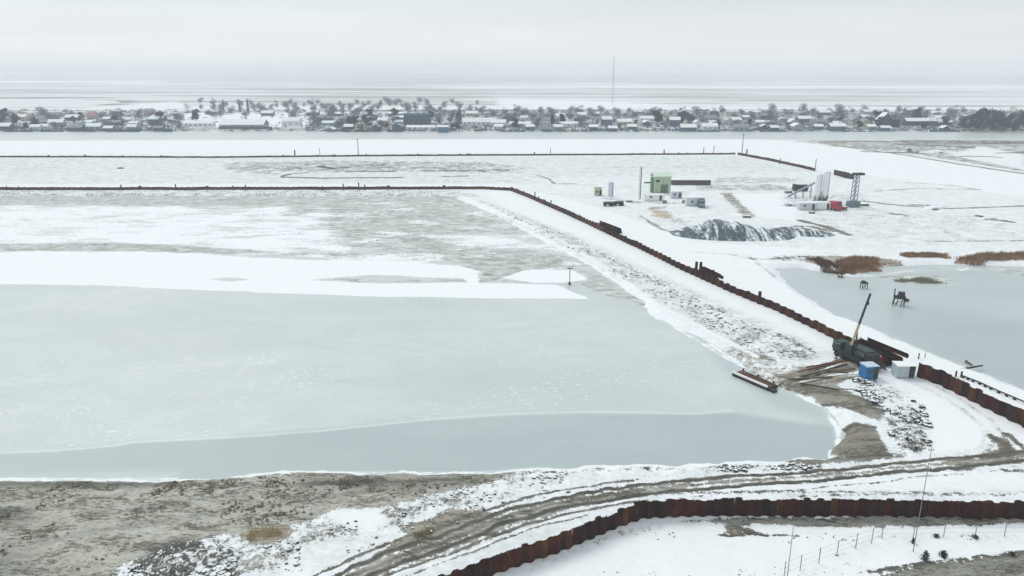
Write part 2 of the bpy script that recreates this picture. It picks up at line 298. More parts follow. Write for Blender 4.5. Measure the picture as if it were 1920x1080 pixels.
# layers: (polygon px, (m,t,o,g), feather metres[, width metres -> polyline])
N = None
L = [
 # far plains, drawn as wide fields
 ([(-3000, 131), (5000, 131), (5000, 158), (-3000, 158)], (.5, .1, .0, .9), 500),
 ([(-3000, 150), (300, 151), (300, 156), (-3000, 156)], (.05, 0, 0, .3), 80),
 ([(-3000, 158), (5000, 158), (5000, 200), (-3000, 200)], (.42, .05, .0, .9), 60),
 ([(790, 161), (1920, 160), (3000, 160), (3000, 165), (1700, 166), (1200, 165), (860, 165)], (.12, 0, 0, .3), 40),
 ([(920, 182), (1100, 184), (1480, 188), (1900, 181), (3000, 182), (3000, 197), (1500, 197), (1260, 200), (1100, 196), (1000, 190)], (.28, 0, 0, .9), 14),
 ([(1300, 172), (3000, 170), (3000, 177), (1300, 178)], (.52, .05, 0, .8), 60),
 ([(-2000, 158), (600, 158), (600, 163), (-2000, 163)], (.35, .2, 0, .6), 50),
 ([(-2000, 183), (200, 181), (260, 189), (240, 196), (160, 203), (-2000, 206)], (.55, .5, 0, .8), 12),
 ([(235, 197), (330, 190), (360, 200), (330, 207), (180, 210), (100, 209)], (.05, 0, 0, .5), 10),
 ([(500, 168), (760, 165), (900, 172), (900, 190), (620, 196), (480, 190)], (.6, .1, .05, .8), 60),
 # village ground
 ([(-2000, 207), (5000, 203), (5000, 246), (-2000, 247)], (.5, .7, 0, 1), 10),
 ([(345, 212), (560, 212), (575, 238), (345, 238)], (.03, 0, 0, .2), 6),
 ([(940, 185), (1120, 190), (1250, 196), (1250, 203), (1000, 205), (930, 196)], (.05, 0, 0, .3), 8),
 # near bank of the river
 ([(-2000, 264), (1280, 262), (1400, 262), (1480, 266), (1700, 290), (1920, 325), (2600, 400), (2600, 440), (1920, 370), (1560, 320), (1380, 285), (-2000, 288)], (.02, 0, 0, .2), 5),
 # marsh on the right beyond the long snow strip
 ([(1480, 264), (1920, 262), (2600, 262), (2600, 398), (1920, 322), (1700, 288), (1560, 273)], (.5, .65, .05, 1), 5),
 ([(1500, 263), (1620, 262), (1680, 268), (1560, 272)], (.55, .3, 0, .8), 5),
 ([(1680, 262), (1920, 264), (1920, 270), (1700, 270)], (.6, .8, 0, .8), 3),
 ([(1840, 275), (1920, 290), (1920, 318), (1830, 300), (1780, 290)], (.1, .3, 0, .4), 4),
 # between the two far walls
 ([(-2000, 296), (1000, 294), (1380, 292), (1530, 322), (1500, 332), (1060, 334), (1000, 345), (-2000, 347)], (.16, .15, 0, .95), 6),
 ([(420, 305), (620, 300), (900, 303), (1000, 315), (960, 325), (700, 322), (500, 330), (420, 318)], (.46, .7, 0, 1), 6),
 ([(525, 322), (800, 330), (1000, 333), (1000, 342), (700, 343), (540, 335)], (.05, 0, 0, 1), 5),
 ([(0, 300), (150, 298), (120, 322), (0, 328)], (.3, .1, 0, 1), 8),
 # far dike behind the pond
 ([(-2000, 347), (960, 345), (960, 352), (-2000, 358)], (.02, 0, 0, .2), 2),
 ([(-2000, 356), (700, 355), (860, 357), (900, 368), (845, 372), (-2000, 372)], (.38, .2, .1, .9), 3),
 # construction site plain
 ([(1000, 335), (1540, 322), (1700, 340), (1920, 370), (2600, 440), (2600, 470), (1920, 468), (1450, 470), (1280, 470), (1000, 360)], (.16, .35, 0, .6), 8),
 ([(1350, 330), (1500, 334), (1520, 342), (1340, 344), (1335, 338)], (.46, .0, .2, .8), 3),
 ([(1305, 347), (1440, 345), (1500, 352), (1480, 358), (1300, 357)], (.5, .1, 0, .9), 3),
 ([(1350, 362), (1375, 362), (1420, 405), (1395, 408)], (.65, .2, .1, .9), 2),
 ([(1375, 365), (1460, 363), (1510, 395), (1480, 412), (1420, 405)], (.0, 0, 0, .1), 2),
 ([(1480, 365), (1620, 360), (1640, 392), (1520, 398), (1460, 372)], (.35, .4, 0, .9), 3),
 ([(1500, 398), (1800, 398), (1920, 420), (1920, 455), (1600, 450)], (.25, .3, 0, .8), 6),
 ([(1210, 388), (1250, 386), (1262, 410), (1235, 414)], (.6, 0, .55, .4), 2),
 ([(1480, 484), (1540, 478), (1640, 482), (1700, 488), (1690, 500), (1650, 508), (1590, 510), (1540, 500)], (.62, .05, .85, .3), 1.5), ([(1380, 476), (1500, 480), (1520, 488), (1440, 492)], (.42, .5, .3, .6), 1.5),
 ([(1230, 408), (1300, 410), (1290, 425), (1240, 418)], (.35, .1, .1, .8), 2),
 # white strips either side of the diagonal wall
 ([(905, 360), (960, 352), (1060, 372), (1200, 415), (1300, 452), (1560, 470), (1440, 480), (1450, 500), (1500, 552), (1640, 616), (1830, 693), (1920, 728), (2200, 830),
   (2200, 980), (1920, 850), (1700, 715), (1560, 668), (1400, 594), (1250, 525), (1100, 450), (960, 395)], (.015, 0, 0, .12), 1.5),
 # rubble belt on the pond side of the diagonal dike
 ([(890, 372), (960, 396), (1100, 452), (1250, 522), (1400, 590), (1480, 625), (1535, 655), (1540, 672), (1470, 682), (1370, 645), (1290, 602), (1210, 560), (1130, 505), (1000, 430)], (.32, .4, .0, 1), 2.5),
 ([(1370, 612), (1450, 618), (1530, 660), (1500, 672), (1420, 655)], (.38, .55, 0, 1), 2.5),
 ([(860, 366), (930, 392), (1020, 440), (1100, 478), (1180, 530), (1230, 575), (1330, 628), (1300, 620), (1215, 580), (1165, 534), (1090, 486), (1000, 440), (920, 400)], (.02, 0, 0, .1), 1.2),
 # trampled work place round the crane
 ([(1340, 645), (1400, 650), (1480, 682), (1560, 690), (1590, 700), (1500, 735), (1455, 720), (1400, 690)], (.45, .0, .15, .8), 1.5),
 ([(1460, 705), (1590, 668), (1625, 690), (1590, 705), (1560, 735), (1490, 728)], (.78, .3, .35, .5), 1.2),
 ([(1490, 718), (1560, 722), (1640, 752), (1668, 768), (1650, 790), (1600, 770), (1540, 750)], (.93, .45, .25, .5), 1.0),
 ([(1590, 700), (1650, 710), (1730, 760), (1745, 800), (1745, 855), (1670, 856), (1660, 780), (1600, 735)], (.42, .9, .03, .8), 1.5),
 ([(1568, 800), (1600, 790), (1640, 798), (1668, 855), (1600, 858), (1560, 845)], (.97, .55, .3, .3), .7),
 ([(1700, 715), (1760, 735), (1830, 775), (1860, 815), (1850, 838), (1800, 850), (1750, 853), (1745, 800), (1720, 760)], (.0, 0, 0, .05), 1.0),
 # near shore
 ([(960, 878), (1560, 862), (1900, 840), (1960, 900), (1960, 935), (1200, 935), (900, 1000), (600, 1090), (420, 1090), (440, 1010), (640, 955), (700, 960), (830, 925), (940, 905)], (.19, .6, 0, .55), 1.5),
 ([(960, 882), (1100, 876), (1300, 872), (1540, 866), (1540, 874), (1200, 884), (1000, 895)], (.42, .95, 0, .5), .8),
 ([(1460, 858), (1560, 852), (1700, 856), (1640, 862), (1520, 870), (1480, 866)], (.75, .6, .1, .5), .8),
 # brown field front left
 ([(-900, 897), (150, 900), (330, 899), (450, 892), (560, 884), (760, 886), (960, 886), (955, 900), (860, 918), (800, 930), (740, 946), (690, 958), (640, 952), (560, 985), (500, 990),
   (430, 1000), (380, 1012), (300, 1035), (230, 1052), (190, 1090), (-900, 1300)], (.97, .06, .16, .3), 1.2),
 ([(-900, 899), (150, 902), (330, 901), (330, 912), (150, 915), (-900, 915)], (1, .7, .0, .3), .8),
 ([(560, 890), (960, 886), (930, 902), (780, 925), (560, 915)], (.95, .42, .15, .3), 1.5),
 ([(-300, 960), (70, 950), (60, 990), (-300, 1010)], (1, .5, 0, .3), 2),
 ([(0, 1020), (60, 1030), (80, 1080), (-300, 1090)], (1, .4, 0, .3), 2),
 ([(430, 1005), (560, 985), (640, 955), (740, 946), (860, 918), (960, 888), (1010, 880), (960, 930), (800, 975), (700, 1000), (600, 1040), (480, 1075), (430, 1060)], (.42, .25, .1, .9), 2.0),
 ([(620, 962), (700, 955), (730, 975), (690, 992), (640, 985)], (.0, 0, 0, .1), .8), ([(560, 1020), (700, 1010), (760, 1015), (640, 1060), (520, 1085)], (.12, .4, 0, .6), 1.5),
 # rocky heap with snow and the pale dry patches
 ([(190, 1090), (260, 1046), (330, 1012), (410, 1005), (440, 1030), (450, 1090)], (.52, .9, 0, .5), 1.0),
 ([(470, 1000), (500, 985), (535, 985), (545, 1005), (500, 1020), (470, 1015)], (.95, .0, .9, .3), .6),
 ([(750, 985), (800, 975), (840, 957), (900, 958), (938, 968), (900, 990), (850, 1005), (800, 1020), (740, 1032), (700, 1040), (760, 1005)], (.86, .3, .35, .3), .8),
 ([(570, 1110), (700, 1050), (860, 998), (970, 956), (1080, 932), (1200, 912), (1300, 902), (1300, 922), (1200, 930), (1090, 950), (1000, 978), (880, 1024), (760, 1062), (640, 1110)], (.66, .15, .2, .5), 1.0),
 ([(1300, 905), (1500, 892), (1700, 878), (1860, 862), (1860, 872), (1700, 886), (1500, 902), (1300, 916)], (.5, .1, .15, .6), .8),
 # white verge beside the front wall
 ([(700, 1090), (900, 1035), (1010, 990), (1100, 960), (1200, 932), (1300, 928), (1205, 938), (1100, 977), (1000, 1018), (850, 1080)], (.14, .2, .05, .6), .7),
 ([(1280, 915), (1500, 900), (1700, 892), (1920, 885), (1960, 915), (1500, 921), (1300, 922)], (.04, .2, 0, .2), .7),
 # south of the front wall
 ([(924, 1095), (1037, 1041), (1110, 1010), (1160, 989), (1208, 972), (1300, 969), (1560, 967), (1920, 974), (2600, 990), (2600, 1400), (900, 1400)], (.09, .7, 0, .15), .6),
 ([(1270, 977), (1400, 971), (1560, 968), (1740, 966), (1920, 970), (2300, 975), (2300, 985), (1920, 982), (1740, 988), (1600, 989), (1450, 983), (1380, 983)], (.93, .35, .15, .3), .7),
 ([(1355, 984), (1385, 984), (1430, 1002), (1360, 1004)], (.85, .4, .2, .3), .6),
 ([(1600, 1095), (1700, 1067), (1800, 1052), (1870, 1044), (1930, 1032), (2400, 1000), (2400, 1300)], (1, .5, .0, .3), .7),
]
T = [  # wheel tracks and thin dark lines: polyline px, (m,t,o,g), feather, width
 ([(1250, 927), (1400, 921), (1600, 921), (1700, 923), (1920, 930)], (.58, .8, .0, .7), .4, .25),
 ([(1500, 928), (1650, 927), (1920, 926)], (.5, .7, .1, .6), .4, .3),
 ([(1700, 713), (1760, 740), (1810, 772), (1850, 806), (1862, 830), (1850, 848), (1800, 860)], (.45, .4, .1, .9), .5, .3),
 ([(1730, 712), (1800, 748), (1860, 790), (1890, 830), (1870, 850), (1780, 864)], (.45, .4, .0, .9), .5, .3),
 ([(1860, 820), (1885, 835), (1890, 850), (1860, 862)], (.9, .85, .2, .5), .9, .8),
 ([(1890, 815), (1930, 850)], (.8, .85, .1, .5), .8, .5), ([(1800, 868), (1930, 852)], (.75, .8, .1, .5), .6, .5), ([(1780, 880), (1930, 882)], (.6, .9, .0, .5), .5, .3),
 ([(1560, 272), (1700, 291), (1800, 308), (1930, 327)], (.75, .6, .1, .9), 1.5, 1.0),
 ([(1300, 473), (1360, 475), (1400, 478), (1430, 500), (1450, 518)], (.45, .8, 0, .5), 1.0, .8),
 ([(1370, 477), (1400, 484), (1440, 486), (1520, 480)], (.65, .8, .0, .5), .8, .5),
 ([(1540, 267), (1640, 265), (1700, 266)], (.75, .7, 0, 1), 1.5, 1.2), ([(1620, 284), (1700, 287), (1768, 285)], (.8, .95, 0, 1), 1.5, 1.3), ([(1680, 270), (1760, 273), (1820, 277)], (.75, .8, 0, 1), 1.5, 1.5), ([(1850, 269), (1935, 267)], (.9, .8, 0, 1), 1.5, 1.6),
 ([(1870, 287), (1935, 286)], (.85, .9, 0, 1), 1.5, 1.0), ([(1800, 293), (1840, 293), (1875, 295)], (.8, .9, 0, 1), 1.5, .9), ([(1560, 274), (1680, 278)], (.6, .5, 0, 1), 1.5, 1),
 ([(530, 332), (600, 334), (752, 333)], (.78, 1, 0, .9), .9, .9), ([(832, 331), (875, 330)], (.8, 1, 0, .9), .9, .7),
 ([(530, 330), (545, 326), (575, 324)], (.7, .95, 0, .9), 1.0, .8), ([(600, 312), (625, 316), (650, 314)], (.62, .95, 0, .9), 1.5, 1.2), ([(655, 322), (700, 321), (738, 322)], (.66, .9, 0, .9), 1.0, .8), ([(790, 320), (870, 320), (950, 319)], (.55, .8, 0, .9), 1.0, .8),
 ([(1006, 328), (1030, 336), (1040, 344), (1078, 344)], (.7, .7, 0, .6), .7, .4),
 ([(1620, 377), (1700, 386), (1780, 391), (1920, 386)], (.72, .8, 0, .8), .8, .5),
 ([(1640, 358), (1720, 354), (1835, 355)], (.6, .3, .2, .9), 1.2, .5), ([(1700, 342), (1780, 347), (1840, 356)], (.55, .5, .1, .9), 1.2, .5),
 ([(1710, 384), (1740, 385), (1755, 394)], (.7, .8, 0, .8), .9, .6), ([(1835, 405), (1860, 411), (1895, 416)], (.8, 1, 0, .8), .9, .8), ([(1670, 400), (1700, 405)], (.7, .8, 0, .8), .9, .6),
 ([(1500, 413), (1545, 424), (1590, 440)], (.72, .6, 0, .8), 1.2, .8), ([(1490, 424), (1520, 425), (1560, 434)], (.6, .6, 0, .9), 1.2, .8),
 ([(1200, 405), (1240, 430), (1270, 438)], (.5, .2, 0, .9), .8, .5), ([(1120, 370), (1200, 380), (1320, 382)], (.45, .4, 0, .9), 1.0, .6),
 ([(1100, 315), (1300, 312), (1400, 313)], (.45, .3, 0, .9), 1.2, .6), ([(1060, 345), (1180, 350), (1230, 348)], (.4, .3, 0, .9), 1.0, .5),
 ([(1740, 452), (1800, 453), (1920, 451)], (.45, .6, 0, .8), .8, .4),
 ([(1462, 716), (1520, 700), (1588, 668)], (.95, .6, .5, .5), .25, .2), ([(1475, 722), (1540, 712), (1600, 694)], (.95, .8, .3, .5), .25, .2), ([(1480, 700), (1530, 688), (1575, 674)], (.95, .5, .7, .5), .25, .2),
 ([(1500, 716), (1560, 704), (1610, 698)], (.1, 0, 0, .3), .25, .2), ([(1490, 708), (1550, 690), (1580, 680)], (.1, 0, 0, .3), .25, .15), ([(1500, 732), (1570, 740), (1630, 756)], (.95, .5, .6, .5), .3, .2), ([(1520, 726), (1600, 730), (1640, 748)], (.95, .4, .8, .5), .3, .25),
 ([(1540, 752), (1600, 758), (1655, 772)], (.97, .9, 0, .5), .3, .2), ([(1572, 802), (1600, 794), (1640, 800)], (.97, .9, 0, .5), .3, .3), ([(1590, 856), (1640, 852), (1668, 852)], (.97, .95, 0, .5), .3, .25),
 ([(1720, 722), (1790, 758), (1838, 796), (1848, 822), (1838, 840), (1790, 852)], (.2, .3, 0, 1), .4, .2),
 ([(1500, 705), (1540, 690), (1590, 672)], (.9, .8, .2, .5), .3, .3), ([(1490, 712), (1545, 700), (1595, 688)], (.9, .8, .2, .5), .3, .3),
 ([(1500, 722), (1560, 716), (1610, 705)], (.9, .7, .3, .5), .3, .3), ([(1540, 735), (1590, 742), (1650, 762)], (.95, .8, .1, .5), .5, .4),
 ([(560, 908), (700, 903), (860, 899)], (1, .85, 0, .3), .5, .35), ([(580, 935), (650, 925), (720, 918)], (1, .6, 0, .3), .6, .3),
 ([(800, 1000), (850, 980), (900, 965)], (.95, .8, .1, .3), .4, .3),
 ([(1350, 1004), (1440, 1003), (1500, 1004)], (.8, .9, 0, .3), .3, .15), ([(1385, 990), (1410, 1003)], (.9, .9, 0, .3), .3, .2),
 ([(1650, 1007), (1700, 1007), (1920, 1005)], (.46, .8, 0, .5), .5, .3), ([(1570, 1042), (1650, 1009)], (.4, .7, 0, .5), .5, .3),
 ([(1000, 1060), (1080, 1030), (1160, 1000), (1240, 985)], (.38, .5, 0, .9), .6, .5),
 ([(1630, 1072), (1750, 1056), (1800, 1050), (1930, 1035)], (.8, .9, .2, .3), .5, .3),
 ([(-100, 1050), (150, 1000), (400, 960), (650, 930)], (1, .35, 0, .3), .9, .5), ([(-100, 1000), (200, 960), (450, 925)], (1, .3, 0, .3), .9, .4),
 ([(905, 378), (1000, 415), (1100, 462), (1250, 538), (1400, 606), (1500, 652)], (.46, .5, 0, 1), 1.2, .4),
 ([(930, 398), (1040, 450), (1130, 500), (1215, 556), (1300, 604), (1400, 650), (1470, 684)], (.5, .3, .1, 1), 1.2, .4),
 ([(880, 376), (960, 408), (1060, 456), (1150, 510), (1225, 566), (1320, 616), (1420, 668)], (.0, 0, 0, 0), .8, .5),
 ([(1460, 626), (1500, 648), (1530, 662)], (.6, .8, 0, 1), .6, .3), ([(1400, 655), (1450, 676)], (.6, .5, .1, 1), .6, .3),
]
LI = [  # ice sheet layers: (s,d,f,k)
 ([(-900, 366), (845, 366), (930, 404), (1000, 443), (1110, 500), (1100, 520), (900, 520), (500, 478), (-900, 470)], (.46, .2, .5, 0), 6),
 ([(-900, 366), (860, 368), (900, 385), (700, 388), (-900, 382)], (.12, .1, .75, 0), 3),
 ([(-900, 390), (300, 386), (620, 405), (700, 440), (640, 470), (520, 476), (350, 470), (-900, 462)], (.60, .1, .25, 0), 9),
 ([(640, 380), (850, 375), (960, 430), (1060, 478), (1090, 495), (900, 492), (760, 480), (650, 455), (600, 420)], (.30, .3, .75, 0), 6),
 ([(780, 440), (1000, 438), (1080, 482), (1000, 470), (860, 462)], (.5, .1, .3, 0), 2),
 ([(-900, 462), (230, 456), (300, 458), (520, 473), (420, 476), (200, 470), (-900, 470)], (.08, .2, .95, 0), 1.5),
 ([(-900, 473), (300, 473), (560, 487), (700, 488), (800, 492), (905, 508), (900, 531), (1040, 533), (1095, 556), (1100, 560), (1000, 560), (700, 556), (450, 548), (200, 535), (-900, 520)], (.96, 0, 0, 0), 1.6),
 ([(380, 522), (420, 518), (470, 524), (420, 530)], (.4, 0, .3, 0), 1), ([(560, 525), (700, 515), (870, 522), (880, 530), (700, 532)], (.3, 0, .5, 0), 1),
 ([(840, 488), (900, 486), (1040, 490), (1065, 500), (1000, 504), (950, 520), (900, 530), (905, 508), (870, 500)], (.02, .1, 1.0, 0), 1.6),
 ([(940, 521), (985, 507), (1080, 507), (1108, 524), (1060, 530), (1000, 530)], (1, 0, 0, 0), .5),
 ([(1095, 505), (1130, 520), (1200, 560), (1215, 575), (1150, 560), (1105, 545), (1085, 532), (1108, 524)], (.12, .2, .85, 0), 1.5),
 ([(-900, 522), (200, 537), (700, 558), (1110, 562), (1225, 590), (1350, 655), (1450, 725), (1580, 800), (1540, 860), (1030, 880), (-900, 900)], (.0, .0, .0, .35), .8),
 ([(-200, 650), (1300, 640), (1400, 760), (700, 785), (300, 818), (-200, 845)], (N, N, N, 1), 6),
 ([(-900, 853), (100, 846), (250, 828), (420, 820), (700, 795), (960, 780), (1200, 776), (1370, 774), (1480, 790), (1580, 800), (1600, 870), (1030, 890), (560, 900), (-900, 910)], (0, .85, 0, .05), 1.0),
 ([(820, 812), (940, 812), (1080, 795), (1120, 785), (1100, 778), (900, 785), (700, 797)], (0, .6, 0, .2), 3),
 ([(-900, 890), (330, 885), (330, 900), (-900, 900)], (0, .5, .1, 0), 1.5),
 ([(1320, 640), (1400, 690), (1460, 730), (1540, 765), (1560, 800), (1450, 760), (1350, 690)], (0, .5, 0, .1), 2),
]
TI = [
 ([(-200, 860), (0, 849), (100, 845), (210, 836), (250, 829), (330, 825), (480, 817), (600, 808), (700, 797), (820, 785), (960, 776), (1100, 772), (1200, 773), (1300, 776), (1370, 770)], (0, -1, 0, .2), .55, .15),
 ([(1330, 645), (1400, 690), (1370, 676), (1262, 612), (1215, 588)], (.75, 0, .1, 0), .8, .4),
 ([(450, 894), (560, 885), (760, 887), (900, 886), (1030, 877)], (.6, 0, .3, 0), .4, .3), ([(-200, 900), (0, 898), (330, 898)], (.65, 0, .2, 0), .4, .3),
 ([(1560, 858), (1575, 835), (1568, 800), (1545, 765), (1500, 742)], (.7, 0, .2, 0), .6, .5),
 ([(945, 527), (1000, 531), (1080, 534)], (0, .2, .9, 0), .5, .2), ([(1075, 505), (1112, 530), (1145, 545)], (0, .5, .95, 0), .5, .2),
]
ROADA = [(600, 1110), (740, 1046), (860, 1008), (970, 966), (1080, 940), (1200, 921), (1350, 906), (1500, 896), (1650, 882), (1780, 871), (1930, 856)]
def off_line(px, d):
    w_ = [Vector(P(*q)) for q in px]; out = []
    for i, q in enumerate(w_):
        a = w_[max(i-1, 0)]; b = w_[min(i+1, len(w_)-1)]; n_ = Vector((-(b-a).y, (b-a).x)).normalized(); out.append((q.x+n_.x*d, q.y+n_.y*d))
    return out
def dense(pts, amp, sd):
    out = []; rr = random.Random(sd)
    for a, b in zip(pts, pts[1:]):
        for k in range(4):
            t_ = k/4; x, y = a[0]+(b[0]-a[0])*t_, a[1]+(b[1]-a[1])*t_; out.append((x+rr.uniform(-amp, amp), y+rr.uniform(-amp, amp)))
    return out+[pts[-1]]
RUTS = []
rr_ = random.Random(5)
for d_, wd_, m_, t__, o_1, i0, i1 in [(1.3, .34, .95, .9, .05, 0, 11), (-.9, .36, .95, .92, 0, 0, 11), (.2, .3, .62, .3, .3, 4, 10), (2.7, .25, .8, .7, .1, 0, 5), (.1, .3, .85, .6, .1, 0, 5), (-2.1, .25, .8, .7, .1, 0, 5), (-3.2, .16, .7, .6, .2, 0, 4), (-2.4, .18, .6, .8, 0, 5, 9)]:
    RUTS.append((dense(off_line(ROADA, d_), .22, int(d_*10)+50)[i0*4:i1*4+1], (m_, t__, o_1, .5), .22, wd_))
def paint(X, Y, base, polys, lines, z=0.0, raw=()):
    ch = [np.full(X.shape, float(b)) for b in base]
    def app(w_, val):
        for k in range(4):
            if val[k] is not None: ch[k][:] = ch[k]*(1-w_)+val[k]*w_
    for q in polys: app(weight(X, Y, W(q[0], z), q[2]), q[1])
    for q in lines:
        k_ = 1.8 if z == 0 and sum(p_[1] for p_ in q[0])/len(q[0]) < 460 else 1.0
        v_ = q[1] if k_ == 1 else (min(1, q[1][0]+.12),)+tuple(q[1][1:])
        app(weight(X, Y, W(q[0], z), q[2], False, q[3]*k_), v_)
    for q in raw: app(weight(X, Y, q[0], q[2], False, q[3]), q[1])
    return ch
def basin(X, Y, h, poly, z, depth=.8, slope=.38):
    xs = [p[0] for p in poly]; ys = [p[1] for p in poly]; m_ = 8
    sel = (X > min(xs)-m_) & (X < max(xs)+m_) & (Y > min(ys)-m_) & (Y < max(ys)+m_)
    if sel.any():
        d = sdf(X[sel], Y[sel], poly); d = d+fbm(X[sel], Y[sel], .28, 4)*2.2
        h[sel] = np.minimum(h[sel], np.clip(z-d*slope, z-depth, 1.0))
    return h
def height(X, Y, chs=None):
    far = np.clip(1-Y/900, 0, 1)
    h = fbm(X, Y, .05, 4)*.5*far
    if chs is not None: h = h+fbm(X, Y, .6, 3)*1.1*np.clip(chs[0]*1.2, 0, 1)*np.clip(chs[1]+.35, 0, 1)*np.clip(1-Y/300, 0, 1)
    for pl_ in (W_POND, W_POOL, W_RIVER, W_FARPOND): h = basin(X, Y, h, pl_, ZI)
    return h
def gz(x, y):
    X = np.array([float(x)]); Y = np.array([float(y)])
    return float(height(X, Y)[0])
def G(px, py, z0=0.0):
    x, y = P(px, py, z0); z = gz(x, y); x, y = P(px, py, z); return (x, y, z)
def make_grid(ys, us):
    ys = np.array(ys); us = np.array(us)
    wdt = np.maximum(ys, 0)*.86+60
    X = us[None, :]*wdt[:, None]; Y = np.repeat(ys[:, None], len(us), 1); return X, Y
def grid_object(name, X, Y, Z, attrs, mat, keep=None):
    nr, nc = X.shape; idx = np.arange(nr*nc).reshape(nr, nc)
    F = np.stack([idx[:-1, :-1], idx[:-1, 1:], idx[1:, 1:], idx[1:, :-1]], -1).reshape(-1, 4)
    co = np.stack([X, Y, Z], -1).reshape(-1, 3)
    at_ = {k: v_.reshape(-1) for k, v_ in attrs.items()}
    if keep is not None:
        kf = keep.reshape(-1)[F].any(1); F = F[kf]; used, inv = np.unique(F, return_inverse=True); F = inv.reshape(-1, 4)
        co = co[used]; at_ = {k: v_[used] for k, v_ in at_.items()}
    me = bpy.data.meshes.new(name); me.vertices.add(len(co)); me.vertices.foreach_set('co', co.astype(np.float32).ravel())
    me.loops.add(F.size); me.loops.foreach_set('vertex_index', F.ravel().astype(np.int32))
    me.polygons.add(len(F)); me.polygons.foreach_set('loop_start', (np.arange(len(F))*4).astype(np.int32))
    me.polygons.foreach_set('loop_total', np.full(len(F), 4, np.int32)); me.polygons.foreach_set('use_smooth', np.ones(len(F), bool))
    me.materials.append(mat); me.update(calc_edges=True)
    for k, v_ in at_.items():
        a = me.attributes.new(k, 'FLOAT', 'POINT'); a.data.foreach_set('value', v_.astype(np.float32))
    o_ = bpy.data.objects.new(name, me); C.objects.link(o_); return structure(o_)
ysr = [-400, -200, -100, -50, 0, 25]+list(np.geomspace(55, 150, 420))+list(np.geomspace(150.6, 1600, 560))+list(np.geomspace(1620, 60000, 70))
usr = [-40, -12, -4, -2, -1.3]+list(np.linspace(-1, 1, 900))+[1.3, 2, 4, 12, 40]
GX, GY = make_grid(ysr, usr)
chs = paint(GX, GY, (.08, .2, 0, .4), L, T, raw=RUTS)
GZ = height(GX, GY, chs)
ground = grid_object('ground', GX, GY, GZ, dict(zip('mtog', chs)), MATS['ground_snow_and_mud'])
inner = (slice(6, None), slice(5, -5))
IX, IY = GX[inner], GY[inner]
def ice_sheet(name, poly, base, polys, lines):
    xs = [p[0] for p in poly]; ys = [p[1] for p in poly]
    d = np.full(IX.shape, -99.); sel = (IX > min(xs)-8) & (IX < max(xs)+8) & (IY > min(ys)-8) & (IY < max(ys)+8)
    d[sel] = sdf(IX[sel], IY[sel], poly)
    r = np.where(sel.any(1))[0]; r0, r1 = max(r[0]-1, 0), r[-1]+2
    X, Y, dd = IX[r0:r1], IY[r0:r1], d[r0:r1]
    c = paint(X, Y, base, polys, lines, ZI)
    return grid_object(name, X, Y, np.full(X.shape, ZI)+fbm(X, Y, .4, 2)*.03, dict(zip('sdfk', c)), MATS['pond_ice'], keep=dd > -4)
ice_sheet('frozen_pond', W_POND, (.0, .1, 0, .3), LI, TI)
ice_sheet('frozen_pool', W_POOL, (.0, .55, 0, .0), [
    ([(1640, 519), (1700, 513), (1750, 515), (1800, 528), (1740, 531), (1680, 526)], (.05, .5, 1, 0), .8),
    ([(1560, 508), (1640, 514), (1760, 497), (1920, 505), (1920, 512), (1830, 508), (1700, 511), (1640, 519), (1580, 520)], (.6, .3, .3, 0), 1.5),
    ([(1830, 503), (1920, 506), (2000, 510), (2000, 520), (1920, 518)], (.1, .5, .8, 0), 1),
    ([(1700, 575), (1920, 600), (2200, 640), (2400, 900), (1990, 765), (1740, 661), (1680, 620)], (0, 1.0, 0, 0), 6)], [
    ([(1640, 618), (1740, 661), (1830, 697), (1930, 738)], (.6, .2, .1, 0), 1.0, .3)])
ice_sheet('frozen_river', W_RIVER, (.05, .15, 0, .3), [], [])
ice_sheet('distant_frozen_lake', W_FARPOND, (.35, .0, 0, .5), [], [])
# ------------------------------------------------------------------ loose stones (uncountable) and heaps
def stone(mb, x, y, z, r, mi=0):
    n = 6; vs = []; a0 = random.random()*6; sq = random.uniform(.6, 1)
    for k in range(n):
        q = a0+k*2*math.pi/n; rr = r*random.uniform(.75, 1.15); vs.append((x+rr*math.cos(q), y+rr*math.sin(q)*sq, z-.1*r))
    for k in range(n):
        q = a0+k*2*math.pi/n+.3; rr = r*random.uniform(.45, .8); vs.append((x+rr*math.cos(q), y+rr*math.sin(q)*sq, z+r*random.uniform(.45, .8)))
    vs.append((x, y, z+r*random.uniform(.6, .95)))
    fs = [(k, (k+1) % n, n+(k+1) % n, n+k) for k in range(n)]+[(n+k, n+(k+1) % n, 2*n) for k in range(n)]
    mb.add(vs, fs, mi)
def scatter(name, label, poly, count, r0, r1, mat, clump=.0, zf=0.0):
    wp = W(poly); xs = [p[0] for p in wp]; ys = [p[1] for p in wp]; k = count*6
    X = np.random.uniform(min(xs), max(xs), k); Y = np.random.uniform(min(ys), max(ys), k)
    keep = (sdf(X, Y, wp) > 0) & (fbm(X, Y, .25, 3) > clump); X, Y = X[keep][:count], Y[keep][:count]; Z = height(X, Y)
    mb = MB()
    for x, y, z in zip(X, Y, Z):
        if z > ZI-.1: stone(mb, x, y, z+zf, r0+(r1-r0)*random.random()**2.5)
    return stuff(mb.build(name, mat), label, 'stones')
scatter('rubble_stones', 'loose grey rubble lying along the pond side of the diagonal dike', [(930, 392), (1100, 462), (1250, 535), (1400, 600), (1530, 660), (1500, 675), (1400, 650), (1250, 570), (1130, 500)], 1500, .12, .42, M_STONE, 0)
scatter('shore_stones', 'dark stones strewn along the near shore of the pond', [(970, 884), (1300, 873), (1540, 868), (1540, 878), (1200, 892), (980, 900)], 330, .1, .42, M_STONED, .02)
scatter('work_site_stones', 'small dark clods on the trampled snow below the blue cabin', [(1600, 708), (1650, 712), (1730, 762), (1745, 800), (1742, 850), (1672, 850), (1660, 780), (1610, 735)], 520, .1, .62, M_STONED, .0)
